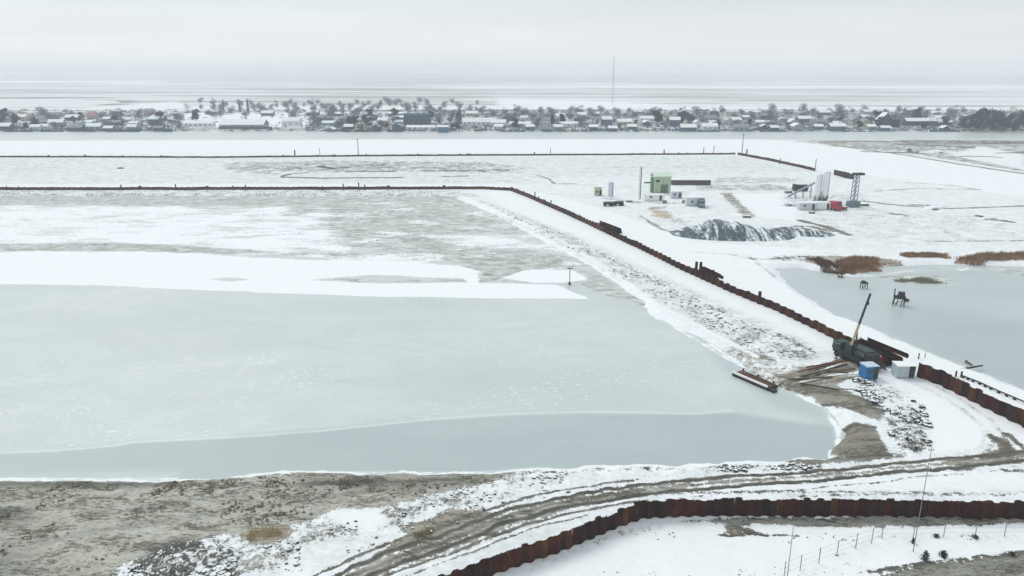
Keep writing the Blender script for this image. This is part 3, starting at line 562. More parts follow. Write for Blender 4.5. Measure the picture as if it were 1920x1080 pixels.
scatter('heap_rocks', 'dark broken rocks with snow in the front left corner', [(200, 1100), (260, 1050), (330, 1018), (410, 1008), (440, 1035), (450, 1100)], 900, .12, .5, M_STONED, -.05)
scatter('field_clods', 'mud clods scattered over the brown field', [(-100, 905), (900, 895), (800, 925), (640, 955), (430, 1000), (200, 1060), (-100, 1100)], 900, .08, .28, simple('mud_clod', (118, 112, 98), .3, .95), .02)
scatter('verge_clods', 'small dark clods on the snow between field and track', [(700, 965), (960, 900), (1250, 890), (1100, 925), (950, 960), (560, 1070), (450, 1075), (500, 1020)], 420, .08, .3, M_STONED, .03)
scatter('snow_tufts', 'small dark tufts poking through the snow beyond the front wall', [(1000, 1070), (1220, 990), (1900, 1010), (1700, 1050), (1560, 1090), (1000, 1120)], 200, .05, .16, M_STONED, .03)
# spoil heap
def heap(name, label, cpx, lx, ly, hh, rz, mat, n=70, cat='heap', seed=0):
    c = G(*cpx); mb = MB(); vs = []; fs = []
    for j in range(n+1):
        for i in range(n*2+1):
            u = -1+2*i/(n*2); v_ = -1+2*j/n
            X = u*lx/2; Y = v_*ly/2
            ridge = fbm(np.array([X*1.0+seed]), np.array([Y*.12]), .22, 4)[0]*2.2
            r = math.sqrt(abs(u)**2.2+abs(v_)**2); f = max(0, 1-r)
            prof = min(1, f*1.7)*(1.15-.75*min(1, abs(u+.25)) if n >= 60 else 1)*(0.8+.5*fbm(np.array([X+seed]), np.array([3.3]), .1, 3)[0])
            z = hh*prof+ridge*min(1, f*3)*.9*(1-.5*f)+fbm(np.array([X]), np.array([Y+seed]), .9, 2)[0]*.5*min(1, f*4)-.25*(f <= 0)
            vs.append((X, Y, z))
    mb.add(vs, [(j*(2*n+1)+i, j*(2*n+1)+i+1, (j+1)*(2*n+1)+i+1, (j+1)*(2*n+1)+i) for j in range(n) for i in range(2*n)])
    o_ = mb.build(name, mat); o_.location = (c[0], c[1], c[2]-.05); o_.rotation_euler = (0, 0, rz); return tag(o_, label, cat)
s = NB('spoil_with_snow'); p = s.pos(); gn = s.n('ShaderNodeNewGeometry'); sz = s.n('ShaderNodeSeparateXYZ'); s.l(gn.outputs['Normal'], sz.inputs[0])
k1 = s.noise(s.scale(p, 1, .15, .25), .5, 5, .7); k2 = s.noise(p, 1.1, 4, .6)
mm = s.math('ADD', s.math('MULTIPLY', sz.outputs['Z'], .4), s.math('ADD', s.math('MULTIPLY_ADD', k1, 2.0, -.5), s.math('MULTIPLY', k2, .3)))
s.fin(s.mix(s.mr(mm, 1.00, 1.22), s.mix(s.mr(k2, .3, .7), s2l(62, 76, 82), s2l(112, 124, 128)), s2l(232, 239, 241)), .95, .1)
heap('gravel_heap', 'long dark blue-grey gravel heap streaked with snow, on the site plain', (1375, 440), 41, 20, 4.6, R(-4), MATS['spoil_with_snow'], 60)
heap('gravel_heap', 'low snowy gravel ridge trailing right of the big gravel heap', (1500, 436), 22, 13, 1.3, R(-18), MATS['spoil_with_snow'], 30, seed=31)
heap('sand_heap', 'small pale sandy heap between green hall and gravel heap', (1238, 404), 8, 7, 1.6, 0, simple('pale_sand', (206, 192, 170), .12, .95), 16, seed=5)
s = NB('field_heap'); p = s.pos(); gn = s.n('ShaderNodeNewGeometry'); sz = s.n('ShaderNodeSeparateXYZ'); s.l(gn.outputs['Normal'], sz.inputs[0])
mm = s.math('ADD', s.math('MULTIPLY', sz.outputs['Z'], .3), s.noise(p, 1.6, 5, .7))
s.fin(s.mix(s.mr(mm, .76, .86), s.mix(s.mr(s.noise(p, 3, 4), .3, .7), s2l(56, 60, 58), s2l(120, 116, 106)), s2l(232, 237, 239)), .95, .1)
heap('rock_heap', 'dark rock heap dusted with snow in the front left corner', (375, 1052), 9, 5, .7, R(12), MATS['field_heap'], 26, seed=12)
# ------------------------------------------------------------------ grass and reeds
def blades(name, label, poly, count, h0, h1, wd, mat, clump=-1, cat='reeds', edge=1.0):
    wp = W(poly, 0); xs = [p[0] for p in wp]; ys = [p[1] for p in wp]; k = count*8
    X = np.random.uniform(min(xs), max(xs), k); Y = np.random.uniform(min(ys), max(ys), k)
    keep = (sdf(X, Y, wp)+fbm(X, Y, .3, 4)*5*edge-.8*edge > np.random.rand(k)*edge) & (fbm(X, Y, .2, 3) > clump); X, Y = X[keep][:count], Y[keep][:count]; Z = height(X, Y); Z = np.maximum(Z, ZI)
    mb = MB()
    for x, y, z in zip(X, Y, Z):
        h = random.uniform(h0, h1); a = random.random()*math.pi; dx, dy = math.cos(a)*wd/2, math.sin(a)*wd/2
        lx, ly = random.gauss(0, .18)*h, random.gauss(0, .18)*h
        mb.add([(x-dx, y-dy, z-.05), (x+dx, y+dy, z-.05), (x+dx*.7+lx*.5, y+dy*.7+ly*.5, z+h*.6), (x-dx*.7+lx*.5, y-dy*.7+ly*.5, z+h*.6), (x+lx, y+ly, z+h)], [(0, 1, 2, 3), (3, 2, 4)])
    return stuff(mb.build(name, mat), label, cat)
M_REED = simple('dry_reed', (156, 126, 102), .35, .95, .4); M_REED2 = simple('dark_reed', (112, 86, 70), .3, .95, .4); M_STRAW = simple('straw', (190, 174, 140), .3, .95, .8)
blades('reeds', 'brown dry reeds along the far shore of the right pool', [(1790, 484), (1840, 476), (1930, 472), (2100, 470), (2100, 492), (1930, 491), (1840, 493), (1790, 492)], 11000, .6, 1.3, .12, M_REED)
blades('reeds', 'ochre reed clump on the snow left of the pool corner', [(1550, 492), (1590, 483), (1645, 482), (1665, 492), (1650, 507), (1600, 511), (1570, 505)], 5500, .4, 1.1, .12, M_REED)
blades('reeds', 'thin brown reed strip between the two larger reed beds', [(1675, 477), (1700, 475), (1790, 477), (1778, 487), (1700, 485)], 3000, .5, 1.1, .12, M_REED)
blades('reeds', 'dark reed tuft at the left tip of the pool shore', [(1505, 485), (1535, 480), (1595, 504), (1582, 516), (1545, 508)], 2600, .3, .9, .12, M_REED2)
blades('dry_grass', 'olive grass spit in the ice of the right pool', [(1650, 519), (1710, 513), (1745, 515), (1790, 528), (1730, 528), (1680, 524)], 1500, .2, .6, .12, simple('olive_grass', (140, 142, 120), .3, .95), cat='grass')
blades('dry_grass', 'pale straw tuft on the snow at front left', [(440, 1004), (470, 990), (500, 982), (545, 984), (548, 1008), (500, 1020), (450, 1014)], 700, .2, .8, .04, M_STRAW, cat='grass', edge=.6)
blades('dry_grass', 'brown dry grass beside the earthy track', [(765, 1000), (800, 985), (830, 990), (815, 1010), (780, 1018)], 420, .1, .4, .05, simple('brown_grass', (158, 140, 104), .3, .95), cat='grass', edge=.6)
blades('weeds', 'sparse dark weeds along the brown field edge', [(0, 903), (330, 903), (560, 890), (960, 890), (860, 915), (560, 930), (200, 920), (0, 915)], 1400, .06, .2, .09, simple('dark_weed', (84, 84, 68), .3, .95), .03, cat='weeds')
# ------------------------------------------------------------------ sheet pile walls
def resample(pts, step):
    out = []; carry = 0
    pts = [Vector((p[0], p[1])) for p in pts]; s0 = 0; acc = 0
    for a, b in zip(pts, pts[1:]):
        Ls = (b-a).length; d = (b-a)/Ls; t_ = -acc
        while t_+step <= Ls+1e-6:
            t_ += step
            if t_ >= 0: out.append((a+d*t_, d))
        acc = Ls-t_
    return out
def pile_outline(flip, wdt, dp):
    q = wdt/2; pr = [(-q, 0), (-q*.82, 0), (-q*.5, dp), (q*.5, dp), (q*.82, 0), (q, 0)]
    return [(x, y*flip) for x, y in pr]
def pile_mesh(mb, o_, d, flip, h, wdt=1.27, dp=.2, th=.04, z0=-.6):
    pr = pile_outline(flip, wdt, dp); n_ = Vector((-d.y, d.x)); a = [o_+d*x+n_*y for x, y in pr]; b = [o_+d*x+n_*(y+th) for x, y in reversed(pr)]
    ring = a+b; k = len(ring); vs = [(v_.x, v_.y, z0) for v_ in ring]+[(v_.x, v_.y, h) for v_ in ring]
    fs = [(i, (i+1) % k, k+(i+1) % k, k+i) for i in range(k)]+[(k+i, k+i+1, k+k-2-i, k+k-1-i) for i in range(5)]
    mb.add(vs, fs)
protos = []
for q in range(8):
    mb = MB(); pile_mesh(mb, Vector((0, 0)), Vector((1, 0)), 1 if q % 2 else -1, 1.0); me_o = mb.build('sheet_pile', M_RUST); me_o.name = 'pile_source'; protos.append(me_o.data)
    bpy.data.objects.remove(me_o)
cap_mb = MB(); cap_mb.add([(-.55, -.1, .985), (.55, -.1, .985), (.55, .12, .985), (-.55, .12, .985), (-.42, -.06, 1.04), (.42, -.06, 1.04), (.42, .08, 1.04), (-.42, .08, 1.04)],
    [(0, 1, 5, 4), (1, 2, 6, 5), (2, 3, 7, 6), (3, 0, 4, 7), (4, 5, 6, 7), (3, 2, 1, 0)])
cap_o = cap_mb.build('snow_cap', M_SNOW); CAP = cap_o.data; bpy.data.objects.remove(cap_o)
def wall(label, px, hh, maxparts=100, step=1.2, capp=.2, hv=.1, cat='sheet pile wall', group='sheet pile walls', hfn=None):
    pts = [P(x, y, 0) for x, y in px]; sm_ = resample(pts, step); c0 = sm_[len(sm_)//2][0]
    root = empty('sheet_pile_wall', (c0.x, c0.y, 0), 0, label, cat, group)
    order = sorted(range(len(sm_)), key=lambda i: sm_[i][0].length)
    vis = [i for i in order if -60 < proj((*sm_[i][0], 1))[0] < 1980][:maxparts]; vs_ = set(vis); far = MB(); nf = 0
    jit = 0
    for i, (pt, d) in enumerate(sm_):
        jit = jit*.6+random.gauss(0, hv)*.6; h = hh*(1+jit)
        if random.random() < .04: h += random.uniform(.2, .6)
        if hfn: h *= hfn(i/len(sm_))
        z = gz(pt.x, pt.y)
        if i in vs_:
            o_ = bpy.data.objects.new('sheet_pile', protos[i % 2 + 2*random.randrange(4)]); C.objects.link(o_); o_.parent = root
            o_.location = (pt.x-c0.x, pt.y-c0.y, z); o_.rotation_euler = (random.gauss(0, .015), random.gauss(0, .015), math.atan2(d.y, d.x)); o_.scale = (step/1.2, step/1.2, h)
            if random.random() < capp:
                c = bpy.data.objects.new('snow_cap', CAP); C.objects.link(c); c.parent = o_; c.location = (0, .1*(1 if (i % 2) else -1), 0)
        else:
            pile_mesh(far, Vector((pt.x-c0.x, pt.y-c0.y)), d, 1 if i % 2 else -1, z+h, wdt=step*1.06, dp=.2*step/1.2, z0=z-.6); nf += 1
    if nf:
        o_ = far.build('distant_sheet_piles' if maxparts else 'sheet_piles', M_FAR if sm_[0][0].length > 160 or not maxparts else M_RUST, root)
        if nf > 100 or maxparts: o_['kind'] = 'stuff'
    return root
wall('rusty sheet pile wall in the right foreground, bending down to the bottom edge', [(800, 1128), (924, 1079), (1037, 1040), (1110, 1010), (1160, 989), (1208, 972), (1300, 969), (1560, 967), (1740, 969), (1920, 974), (1960, 975)], 2.3, 100, step=.8, capp=.22, hv=.06)
wall('rusty sheet pile wall running right of the grey container to the right edge', [(1712, 704), (1760, 722), (1830, 757), (1885, 785), (1960, 822)], 2.3, 100, capp=.0)
wall('long diagonal sheet pile wall from the far corner down to the crane', [(957, 357), (1005, 377), (1060, 401), (1120, 430), (1200, 468), (1280, 507), (1352, 540), (1372, 549), (1450, 581), (1530, 619), (1600, 655), (1690, 695)], 1.75, 100, capp=.0, hv=.07)
wall('straight dark sheet pile wall along the far side of the pond', [(-500, 357), (0, 356.5), (300, 356), (700, 355.5), (905, 354.5), (957, 357)], 1.25, 0, capp=0, hv=.05)
wall('thin farthest sheet pile wall below the river, left of the corner pole', [(-500, 295), (0, 295), (150, 295), (400, 296), (700, 293), (1100, 291), (1380, 289.5)], .95, 0, capp=0, hv=.07)
wall('short sheet pile wall slanting down right from the corner pole', [(1382, 290), (1440, 301), (1500, 314), (1529, 321)], 1.5, 0, capp=0, hv=.06)
wall('short stub of sheet pile wall behind the white plant', [(1562, 327), (1585, 334), (1598, 336)], 2.6, 0, capp=0, hv=.05)
# lying bundles of sheet piles
pm = MB(); pile_mesh(pm, Vector((0, 0)), Vector((1, 0)), 1, 9.0, wdt=1.1, z0=0)
po = pm.build('sheet_pile', M_RUST); PILE9 = po.data; bpy.data.objects.remove(po)
def bundle(cpx, dirpx, n, label, group, Lk=1.0, spread=1.6, rise=.12):
    c = G(*cpx); e_ = G(*dirpx); a = math.atan2(e_[1]-c[1], e_[0]-c[0])
    for i in range(n):
        o_ = bpy.data.objects.new('steel_sheet_pile', PILE9); C.objects.link(o_); tag(o_, 'rusty sheet pile lying '+(['lowest', 'second from the bottom', 'third from the bottom', 'fourth from the bottom', 'fifth from the bottom', 'sixth from the bottom', 'seventh from the bottom'][i] if i < n-7 else ['topmost', 'second from the top', 'third from the top', 'fourth from the top', 'fifth from the top', 'sixth from the top', 'seventh from the top'][n-1-i])+label, 'sheet pile', group)
        off = random.uniform(-spread, spread); al = random.uniform(-1.6, 1.6)-4.5*Lk
        o_.rotation_euler = (0, R(90), a+random.gauss(0, .06)); o_.scale = (.8, 1, Lk)
        o_.location = (c[0]+math.cos(a)*al-math.sin(a)*off, c[1]+math.sin(a)*al+math.cos(a)*off, c[2]+.35+rise*i)
bundle((1142, 433), (1200, 461), 9, ' in the far stack by diagonal wall', 'sheet piles stacked at the far end', 1.3, 1.6, .18)
bundle((1328, 524), (1400, 560), 12, ' in the stack halfway down the wall', 'sheet piles stacked halfway along the wall', .9, 1.2, .17)
bundle((1645, 672), (1720, 707), 14, ' in the stack behind the crane', 'sheet piles stacked behind the crane', 1.0, 1.1, .15)
def stub(px, py, h, r, label, cat='post', name='post', group=None, mat=None, cap=True):
    g_ = G(px, py); mb = MB(); mb.tube((0, 0, -.3), (0, 0, h), r, r*.85, 8)
    o_ = mb.build(name, mat or M_DARK); o_.location = g_; tag(o_, label, cat, group); return o_
for k, (px, py, h) in enumerate([(1305, 509, 2.6), (1313, 512, 2.9), (1336, 524, 2.4), (1423, 570, 2.9)]):
    mb = MB(); pile_mesh(mb, Vector((0, 0)), Vector((1, 0)), 1, h, wdt=.7, z0=-.3); o_ = mb.build('standing_sheet_pile', M_RUST); o_.location = G(px, py); o_.rotation_euler = (0, 0, R(-25))
    tag(o_, ['leftmost tall sheet pile sticking up from the halfway stack', 'second tall sheet pile sticking up from the halfway stack', 'rightmost tall sheet pile sticking up from the halfway stack', 'single red-brown sheet pile standing above the wall below the halfway stack'][k], 'sheet pile')
# ------------------------------------------------------------------ crane
A = Vector(G(1592, 668)); ux = Vector(G(1690, 700))-Vector(G(1592, 655)); ca_ = math.atan2(ux.y, ux.x)
cc = Vector(G(1605, 679)); crane = empty('truck_crane', cc, ca_, 'dark truck crane with raised boom standing by the diagonal wall', 'crane')
mb = MB(); mb.box((0, 0, .75), (9.2, 2.3, .55)); mb.box((-.6, 0, 1.3), (5.8, 2.4, .12)); mb.box((4.9, 0, .6), (.3, 2.4, .4)); mb.build('chassis', M_DARK, crane)
mb = MB(); mb.box((-3.9, 0, 1.3), (1.9, 2.35, 1.4), taper=.88); cab = mb.build('driver_cab', M_TEAL, crane)
mb = MB(); mb.box((-4.86, 0, 1.9), (.04, 1.9, .6)); mb.box((-3.95, -1.15, 1.95), (1.2, .04, .55)); mb.box((-3.95, 1.15, 1.95), (1.2, .04, .55)); mb.build('window', M_GLASS, cab)
for x in (-3.6, -2.1, 1.9, 3.3):
    for y in (-1.05, 1.05):
        mb = MB(); mb.tube((x, y-.18, .52), (x, y+.18, .52), .52, n=14); wh = mb.build('wheel', M_TYRE, crane)
        mb = MB(); mb.tube((x, y-.19, .52), (x, y+.19, .52), .25, n=10); mb.build('rim', M_DARK, wh)
mb = MB(); mb.tube((.6, 0, 1.42), (.6, 0, 1.75), .95, n=16); mb.build('turntable', M_DARK, crane)
mb = MB(); mb.box((1.1, .15, 1.75), (3.9, 2.2, 1.25), taper=.94); mb.build('engine_house', M_TEAL, crane)
mb = MB(); mb.box((3.35, 0, 1.7), (.8, 2.5, 1.1)); mb.build('counterweight', M_DARK, crane)
mb = MB(); mb.box((-1.1, -.85, 1.75), (1.3, .85, 1.5), taper=.85); oc = mb.build('operator_cab', M_TEAL, crane)
mb = MB(); mb.box((-1.78, -.85, 2.35), (.04, .65, .7)); mb.build('window', M_GLASS, oc)
for x in (-2.6, 4.4):
    for y in (-1, 1):
        mb = MB(); mb.beam((x, y*.9, .95), (x, y*2.1, .95), .2, .2); mb.beam((x, y*2.1, .95), (x, y*2.1, .08), .14, .14); mb.box((x, y*2.1, 0), (.5, .5, .08)); mb.build('outrigger', M_DARK, crane)
inv = (Matrix.Translation(cc) @ Matrix.Rotation(ca_, 4, 'Z')).inverted()
piv_w = Pd(1597, 645, cc.y-.2); tip_w = Pd(1632, 551, cc.y+.6)
piv, tip = inv @ piv_w, inv @ tip_w
def lerp(a, b, t_): return a+(b-a)*t_
m1, m2 = lerp(piv, tip, .40), lerp(piv, tip, .62)
mb = MB(); mb.beam(lerp(piv, tip, -.06), m1, .3, .34); mb.build('boom_base', M_YEL, crane)
mb = MB(); mb.beam(lerp(piv, tip, .38), m2, .26, .3); mb.build('boom_middle', M_TEAL, crane)
mb = MB(); mb.beam(lerp(piv, tip, .6), tip, .26, .3); mb.beam(tip, tip+Vector((.2, -.35, -.25)), .3, .35); mb.build('boom_tip', M_TEAL, crane)
mb = MB(); mb.tube((-.3, .0, 1.9), lerp(piv, tip, .3)+Vector((0, 0, -.1)), .13, n=8); mb.build('lift_cylinder', M_DARK, crane)
mb = MB(); mb.box((piv.x, piv.y, 1.75), (.9, .8, max(.4, piv.z-1.9))); mb.build('boom_mount', M_DARK, crane)
mb = MB(); ht = tip+Vector((.2, -.3, -.2)); mb.tube(ht, ht+Vector((0, 0, -1.3)), .03, n=5); mb.tube(ht+Vector((0, 0, -1.3)), ht+Vector((0, 0, -1.75)), .13, .08, n=8); mb.build('hook_block', M_DARK, crane)
mb = MB()
for i in range(6): mb.box((-.3+i*.52, -.99, 2.0), (.3, .08, .7))
mb.build('vent', simple('grille_grey', (96, 108, 112), .2, .5), crane)
for y in (-1.2, 1.2): mb = MB(); mb.beam((-2.9, y, 2.5), (-4.9, y, 2.45), .06, .06); mb.build('handrail', M_YEL, crane)
gx = G(1644, 682); gr_ = empty('compressor', gx, ca_, 'small dark red compressor between the crane and the stacked sheet piles', 'compressor')
mb = MB(); mb.box((0, 0, .4), (2.0, 1.1, 1.1), taper=.93); mb.build('housing', simple('dark_red_paint', (122, 38, 40), .2, .6), gr_)
mb = MB(); mb.box((0, 0, 1.5), (.9, .7, .1)); mb.build('roof_snow', M_SNOW, gr_)
for x in (-.6, .6):
    for y in (-.5, .5): mb = MB(); mb.tube((x, y-.08, .28), (x, y+.08, .28), .28, n=10); mb.build('wheel', M_TYRE, gr_)
# blue cabin and grey container
def cabin(px, py, d, rz, wallm, roofm, name, label, cat, door=True, win=True, feet=True, group=None, sink=0.0):
    g_ = G(px, py); r_ = empty(name, (g_[0], g_[1], g_[2]-sink), rz, label, cat, group); x, y, z = d; b = .15 if feet else 0
    mb = MB(); mb.box((0, 0, b), (x, y, z))
    for i in range(int(x/.5)): mb.box((-x/2+.3+i*.5, -y/2-.02, b+.1), (.18, .06, z-.2))
    mb.build('wall', wallm, r_)
    mb = MB(); mb.box((0, 0, b+z), (x+.12, y+.12, .12)); mb.build('roof', roofm, r_)
    if feet:
        for i in (-1, 1): mb = MB(); mb.box((i*x*.38, 0, 0), (.25, y, .15)); mb.build('skid', M_DARK, r_)
    if door:
        mb = MB(); mb.box((x*.3, -y/2-.06, b+.1), (.85, .06, 2.0)); dd = mb.build('door', M_DARK, r_); mb = MB(); mb.box((x*.3+.3, -y/2-.12, b+1.0), (.06, .06, .18)); mb.build('handle', M_YEL, dd)
    if win:
        mb = MB(); mb.box((-x*.18, -y/2-.06, b+1.1), (.9, .06, .75)); mb.build('window', M_GLASS, r_)
    return r_
M_BLUE = simple('blue_cabin_paint', (52, 118, 172), .15, .5); M_PALEC = simple('pale_grey_container', (176, 190, 194), .12, .5)
cabin(1627, 708, (2.2, 2.0, 2.2), R(8), M_BLUE, simple('pale_blue_roof', (190, 208, 220), .1, .6), 'site_cabin', 'small bright blue site cabin with pale roof below the crane', 'cabin')
cabin(1692, 705, (3.0, 2.2, 2.0), R(-3), M_PALEC, M_SNOW, 'container', 'pale grey container standing in the gap of the wall right of the crane', 'container', door=True, win=False)
# pontoon at the shore
a_, b_ = Vector((*P(1384, 706, ZI), 0)), Vector((*P(1452, 735, ZI), 0)); mid = (a_+b_)/2; an = math.atan2(b_.y-a_.y, b_.x-a_.x); ln = (b_-a_).length
pon = empty('pontoon', (mid.x, mid.y+.9, ZI), an, 'rusty flat pontoon with snowy edge beam moored at the shore', 'pontoon')
mb = MB(); mb.box((0, .1, 0), (ln, 2.4, .5), taper=1.02); mb.build('hull', simple('dark_hull', (54, 48, 46), .3, .8), pon)
mb = MB()
for i in range(int(ln/.45)): mb.box((-ln/2+.3+i*.45, .25, .5), (.38, 2.1, .05+random.random()*.06), random.gauss(0, .02))
mb.build('deck', simple('brown_deck', (122, 98, 84), .35, .9, 1.3), pon)
mb = MB(); mb.beam((-ln/2, -1.0, .68), (ln/2-.3, -1.0, .68), .28, .3); mb.build('edge_beam', M_SNOW, pon)
for x in (-.42, 0, .42):
    mb = MB(); mb.tube((x*ln, .9, .5), (x*ln, .9, 1.0), .12, n=8); mb.tube((x*ln, .9, 1.0), (x*ln, .9, 1.08), .2, n=8); mb.build('bollard', M_DARK, pon)
mb = MB(); mb.box((ln/2+.6, -.6, .0), (.9, .9, .4)); mb.build('float', M_DARK, pon)
for i, (a, b, r) in enumerate([((1392, 699), (1440, 720), .13), ((1400, 698), (1455, 722), .12)]):
    p0 = Vector((*P(a[0], a[1], ZI+.8), ZI+.85)); p1 = Vector((*P(b[0], b[1], ZI+.8), ZI+.85)); mb = MB(); c = (p0+p1)/2; mb.beam(p0-c, p1-c, .25, .22)
    o_ = mb.build('timber_beam', [M_BRTIM, M_WOOD][i]); o_.location = c+Vector((0, 0, -.15)); tag(o_, ['reddish iron beam lying on the pontoon deck', 'grey timber lying on the rear side of the pontoon deck'][i], 'beam')
spots = [((1496, 699), (1592, 676)), ((1505, 708), (1588, 684)), ((1478, 714), (1560, 708)), ((1530, 703), (1603, 692)), ((1500, 722), (1574, 733)), ((1548, 697), (1590, 700)), ((1512, 690), (1570, 680))]
labs = ['topmost long brown pipe fanning out towards the crane', 'second long rusty pipe on the mud below the crane', 'dark pipe lying nearest the pontoon', 'brown pipe ending beside the blue cabin', 'lowest reddish pipe slanting down right on the mud', 'short stout pipe among the fanned pipes', 'thin pipe lying above the other fanned pipes']
for i, (a, b) in enumerate(spots):
    p0, p1 = Vector(G(*a)), Vector(G(*b)); c = (p0+p1)/2; r = random.uniform(.09, .15); c.z = max(p0.z, p1.z); mb = MB(); q0, q1 = p0-c, p1-c; q0.z = q1.z = r+.04; mb.tube(q0, q1, r, n=8)
    o_ = mb.build('steel_pipe', [M_BRTIM, M_WOODD, M_WOOD][i % 3]); o_.location = c; tag(o_, labs[i], 'pipe', 'pipes lying on the mud by the crane')
# ------------------------------------------------------------------ things round the right pool
def trestle(px, py, wd, dp, h, rz, label, tilt=0):
    x, y = P(px, py, ZI); r_ = empty('trestle', (x, y, ZI), rz, label, 'trestle'); r_.rotation_euler = (tilt, tilt*.6, rz)
    for i in (-1, 1):
        for j in (-1, 1): mb = MB(); mb.tube((i*wd*.46, j*dp*.45, -.5), (i*wd*.4, j*dp*.4, h*.62), .1, n=7); mb.build('leg', M_WOODD, r_)
    mb = MB(); mb.box((0, 0, h*.6), (wd, dp, h*.12)); mb.build('deck', M_WOODD, r_)
    mb = MB(); mb.beam((-wd*.45, -dp*.45, .3), (wd*.42, -dp*.42, h*.6), .08, .1); mb.build('brace', M_WOODD, r_); return r_, wd, dp, h
r1, wd, dp, h = trestle(1684, 572, 2.5, 1.6, 2.8, R(-24), 'larger dark broken wooden trestle in the ice of the right pool', R(4))
for q in ((-.3, -.5, -1.5, .3), (.6, -.6, .9, .1)): mb = MB(); mb.tube((q[0], q[1], 1.5), (q[2]*.4, q[1]-.5, -.3), .1, n=6); mb.build('leg', M_WOODD, r1)
mb = MB(); mb.box((.25, 0, h*.72), (1.5, 1.3, 1.1), taper=.85); mb.build('winch_box', simple('dark_purple_wood', (64, 58, 66), .3, .8), r1)
mb = MB(); mb.tube((-1.1, 0, h*.6), (-1.25, 0, h*1.35), .12, n=6); mb.build('post', M_WOODD, r1)
mb = MB(); mb.tube((-.4, 0, 0), (.5, 0, .0), .33, n=10); o_ = mb.build('drum', M_DARK); x, y = P(1699, 565, ZI); o_.location = (x, y, ZI+.3); o_.rotation_euler = (0, 0, R(10)); tag(o_, 'black drum lying on the ice right of the larger trestle', 'drum')
r2, *_ = trestle(1619, 541, 1.5, 1.0, 2.2, R(10), 'smaller dark trestle on two visible legs near the pool reeds')
mb = MB(); mb.box((-.2, 0, 1.36), (.7, .8, .6)); mb.build('box', M_DARK, r2)
g_ = P(1068, 534, ZI); gp = empty('gauge_post', (*g_, ZI), 0, 'thin dark gauge post with crossbar standing in the pond ice', 'post')
mb = MB(); mb.tube((0, 0, -.5), (0, 0, 4.3), .09, n=8); mb.build('pole', M_DARK, gp); mb = MB(); mb.beam((-.7, 0, 4.2), (.7, 0, 4.2), .16, .2); mb.build('crossbar', M_DARK, gp)
mb = MB(); mb.box((0, 0, -.05), (.5, .5, .7)); mb.build('foot', M_DARK, gp)
stub(1722, 673, 1.1, .12, 'short thick dark post on the snow above the grey container', mat=M_WOODD); stub(1734, 671, .9, .07, 'thin pale post just right of the thick short post', mat=M_BARK)
stub(1792, 706, 1.0, .16, 'left one of two black bollards on the snow by the pool', 'bollard', 'bollard'); stub(1802, 707, 1.0, .18, 'right one of two black bollards, at the end of the pipeline', 'bollard', 'bollard')
pp_ = [Vector(G(*q)) for q in ((1804, 708), (1835, 720), (1870, 736), (1920, 757), (1990, 790))]; c = pp_[2].copy(); pr = empty('pipeline', c, 0, 'dark thin pipeline on low supports running to the right edge', 'pipeline'); mb = MB()
for a, b in zip(pp_, pp_[1:]): mb.tube(a-c+Vector((0, 0, .35)), b-c+Vector((0, 0, .35)), .13, n=8)
mb.build('pipe', M_DARK, pr)
for a, b in zip(pp_, pp_[1:]):
    for t_ in (.05, .35, .65): q = lerp(a, b, t_)-c; mb = MB(); mb.box((q.x, q.y, q.z-.1), (.35, .35, .4)); mb.build('support', M_WOODD, pr)
for (a, b, lab, m_) in (((1801, 691), (1841, 692), 'grey log lying on the snow edge of the pool above the bollards', M_WOODD), ((1810, 680), (1822, 686), 'short grey log lying half on the pool ice', M_WOOD)):
    p0, p1 = Vector(G(*a)), Vector(G(*b)); c = (p0+p1)/2; mb = MB(); q0, q1 = p0-c, p1-c; q0.z = q1.z = .25; mb.tube(q0, q1, .2, .14, n=8); mb.tube(lerp(q0, q1, .3), lerp(q0, q1, .3)+Vector((.2, .5, .3)), .07, .03, n=5); o_ = mb.build('log', m_); o_.location = c; tag(o_, lab, 'log')
# ------------------------------------------------------------------ foreground fence, poles, bushes
fpx = [(1470, 1082), (1500, 1070), (1535, 1056), (1569, 1042), (1604, 1029), (1634, 1018), (1653, 1008), (1712, 1008), (1769, 1006), (1828, 1006), (1883, 1005), (1945, 1005)]
fp = [Vector(G(*q)) for q in fpx]; c = fp[6].copy(); fence = empty('wire_fence', c, 0, 'thin grey wire fence on steel posts in the bottom right corner', 'fence')
for q in fp: q = q-c; mb = MB(); mb.tube((q.x, q.y, q.z-.2), (q.x, q.y, q.z+1.9), .045, n=6); mb.build('post', simple('galvanised_post', (128, 134, 136), .2, .6), fence)
for hz in (.5, 1.1, 1.75):
    mb = MB()
    for a, b in zip(fp, fp[1:]): mb.tube(a-c+Vector((0, 0, hz)), b-c+Vector((0, 0, hz)), .009, n=3)
    mb.build('wire', simple('wire', (120, 126, 128), .1, .6), fence)
for (px, py, h, lab) in ((1712, 1034, 12.5, 'tall thin grey pole crossing in front of the foreground wall'), (1475, 1090, 7.4, 'thin pale pole at the bottom edge left of the wire fence')):
    x, y, z = G(px, py); r_ = empty('utility_pole', (x, y, z), 0, lab, 'pole'); mb = MB(); mb.tube((0, 0, -.3), (0, 0, h), .05, .03, n=8); mb.build('pole', simple('galvanised_post', (128, 134, 136)), r_)
    mb = MB(); mb.beam((-.3, 0, h-.3), (.3, 0, h-.3), .04, .04); mb.build('crossarm', M_DARK, r_)
    for i in (-.25, .25): mb = MB(); mb.tube((i, 0, h-.27), (i, 0, h-.15), .03, n=6); mb.build('insulator', M_DARK, r_)
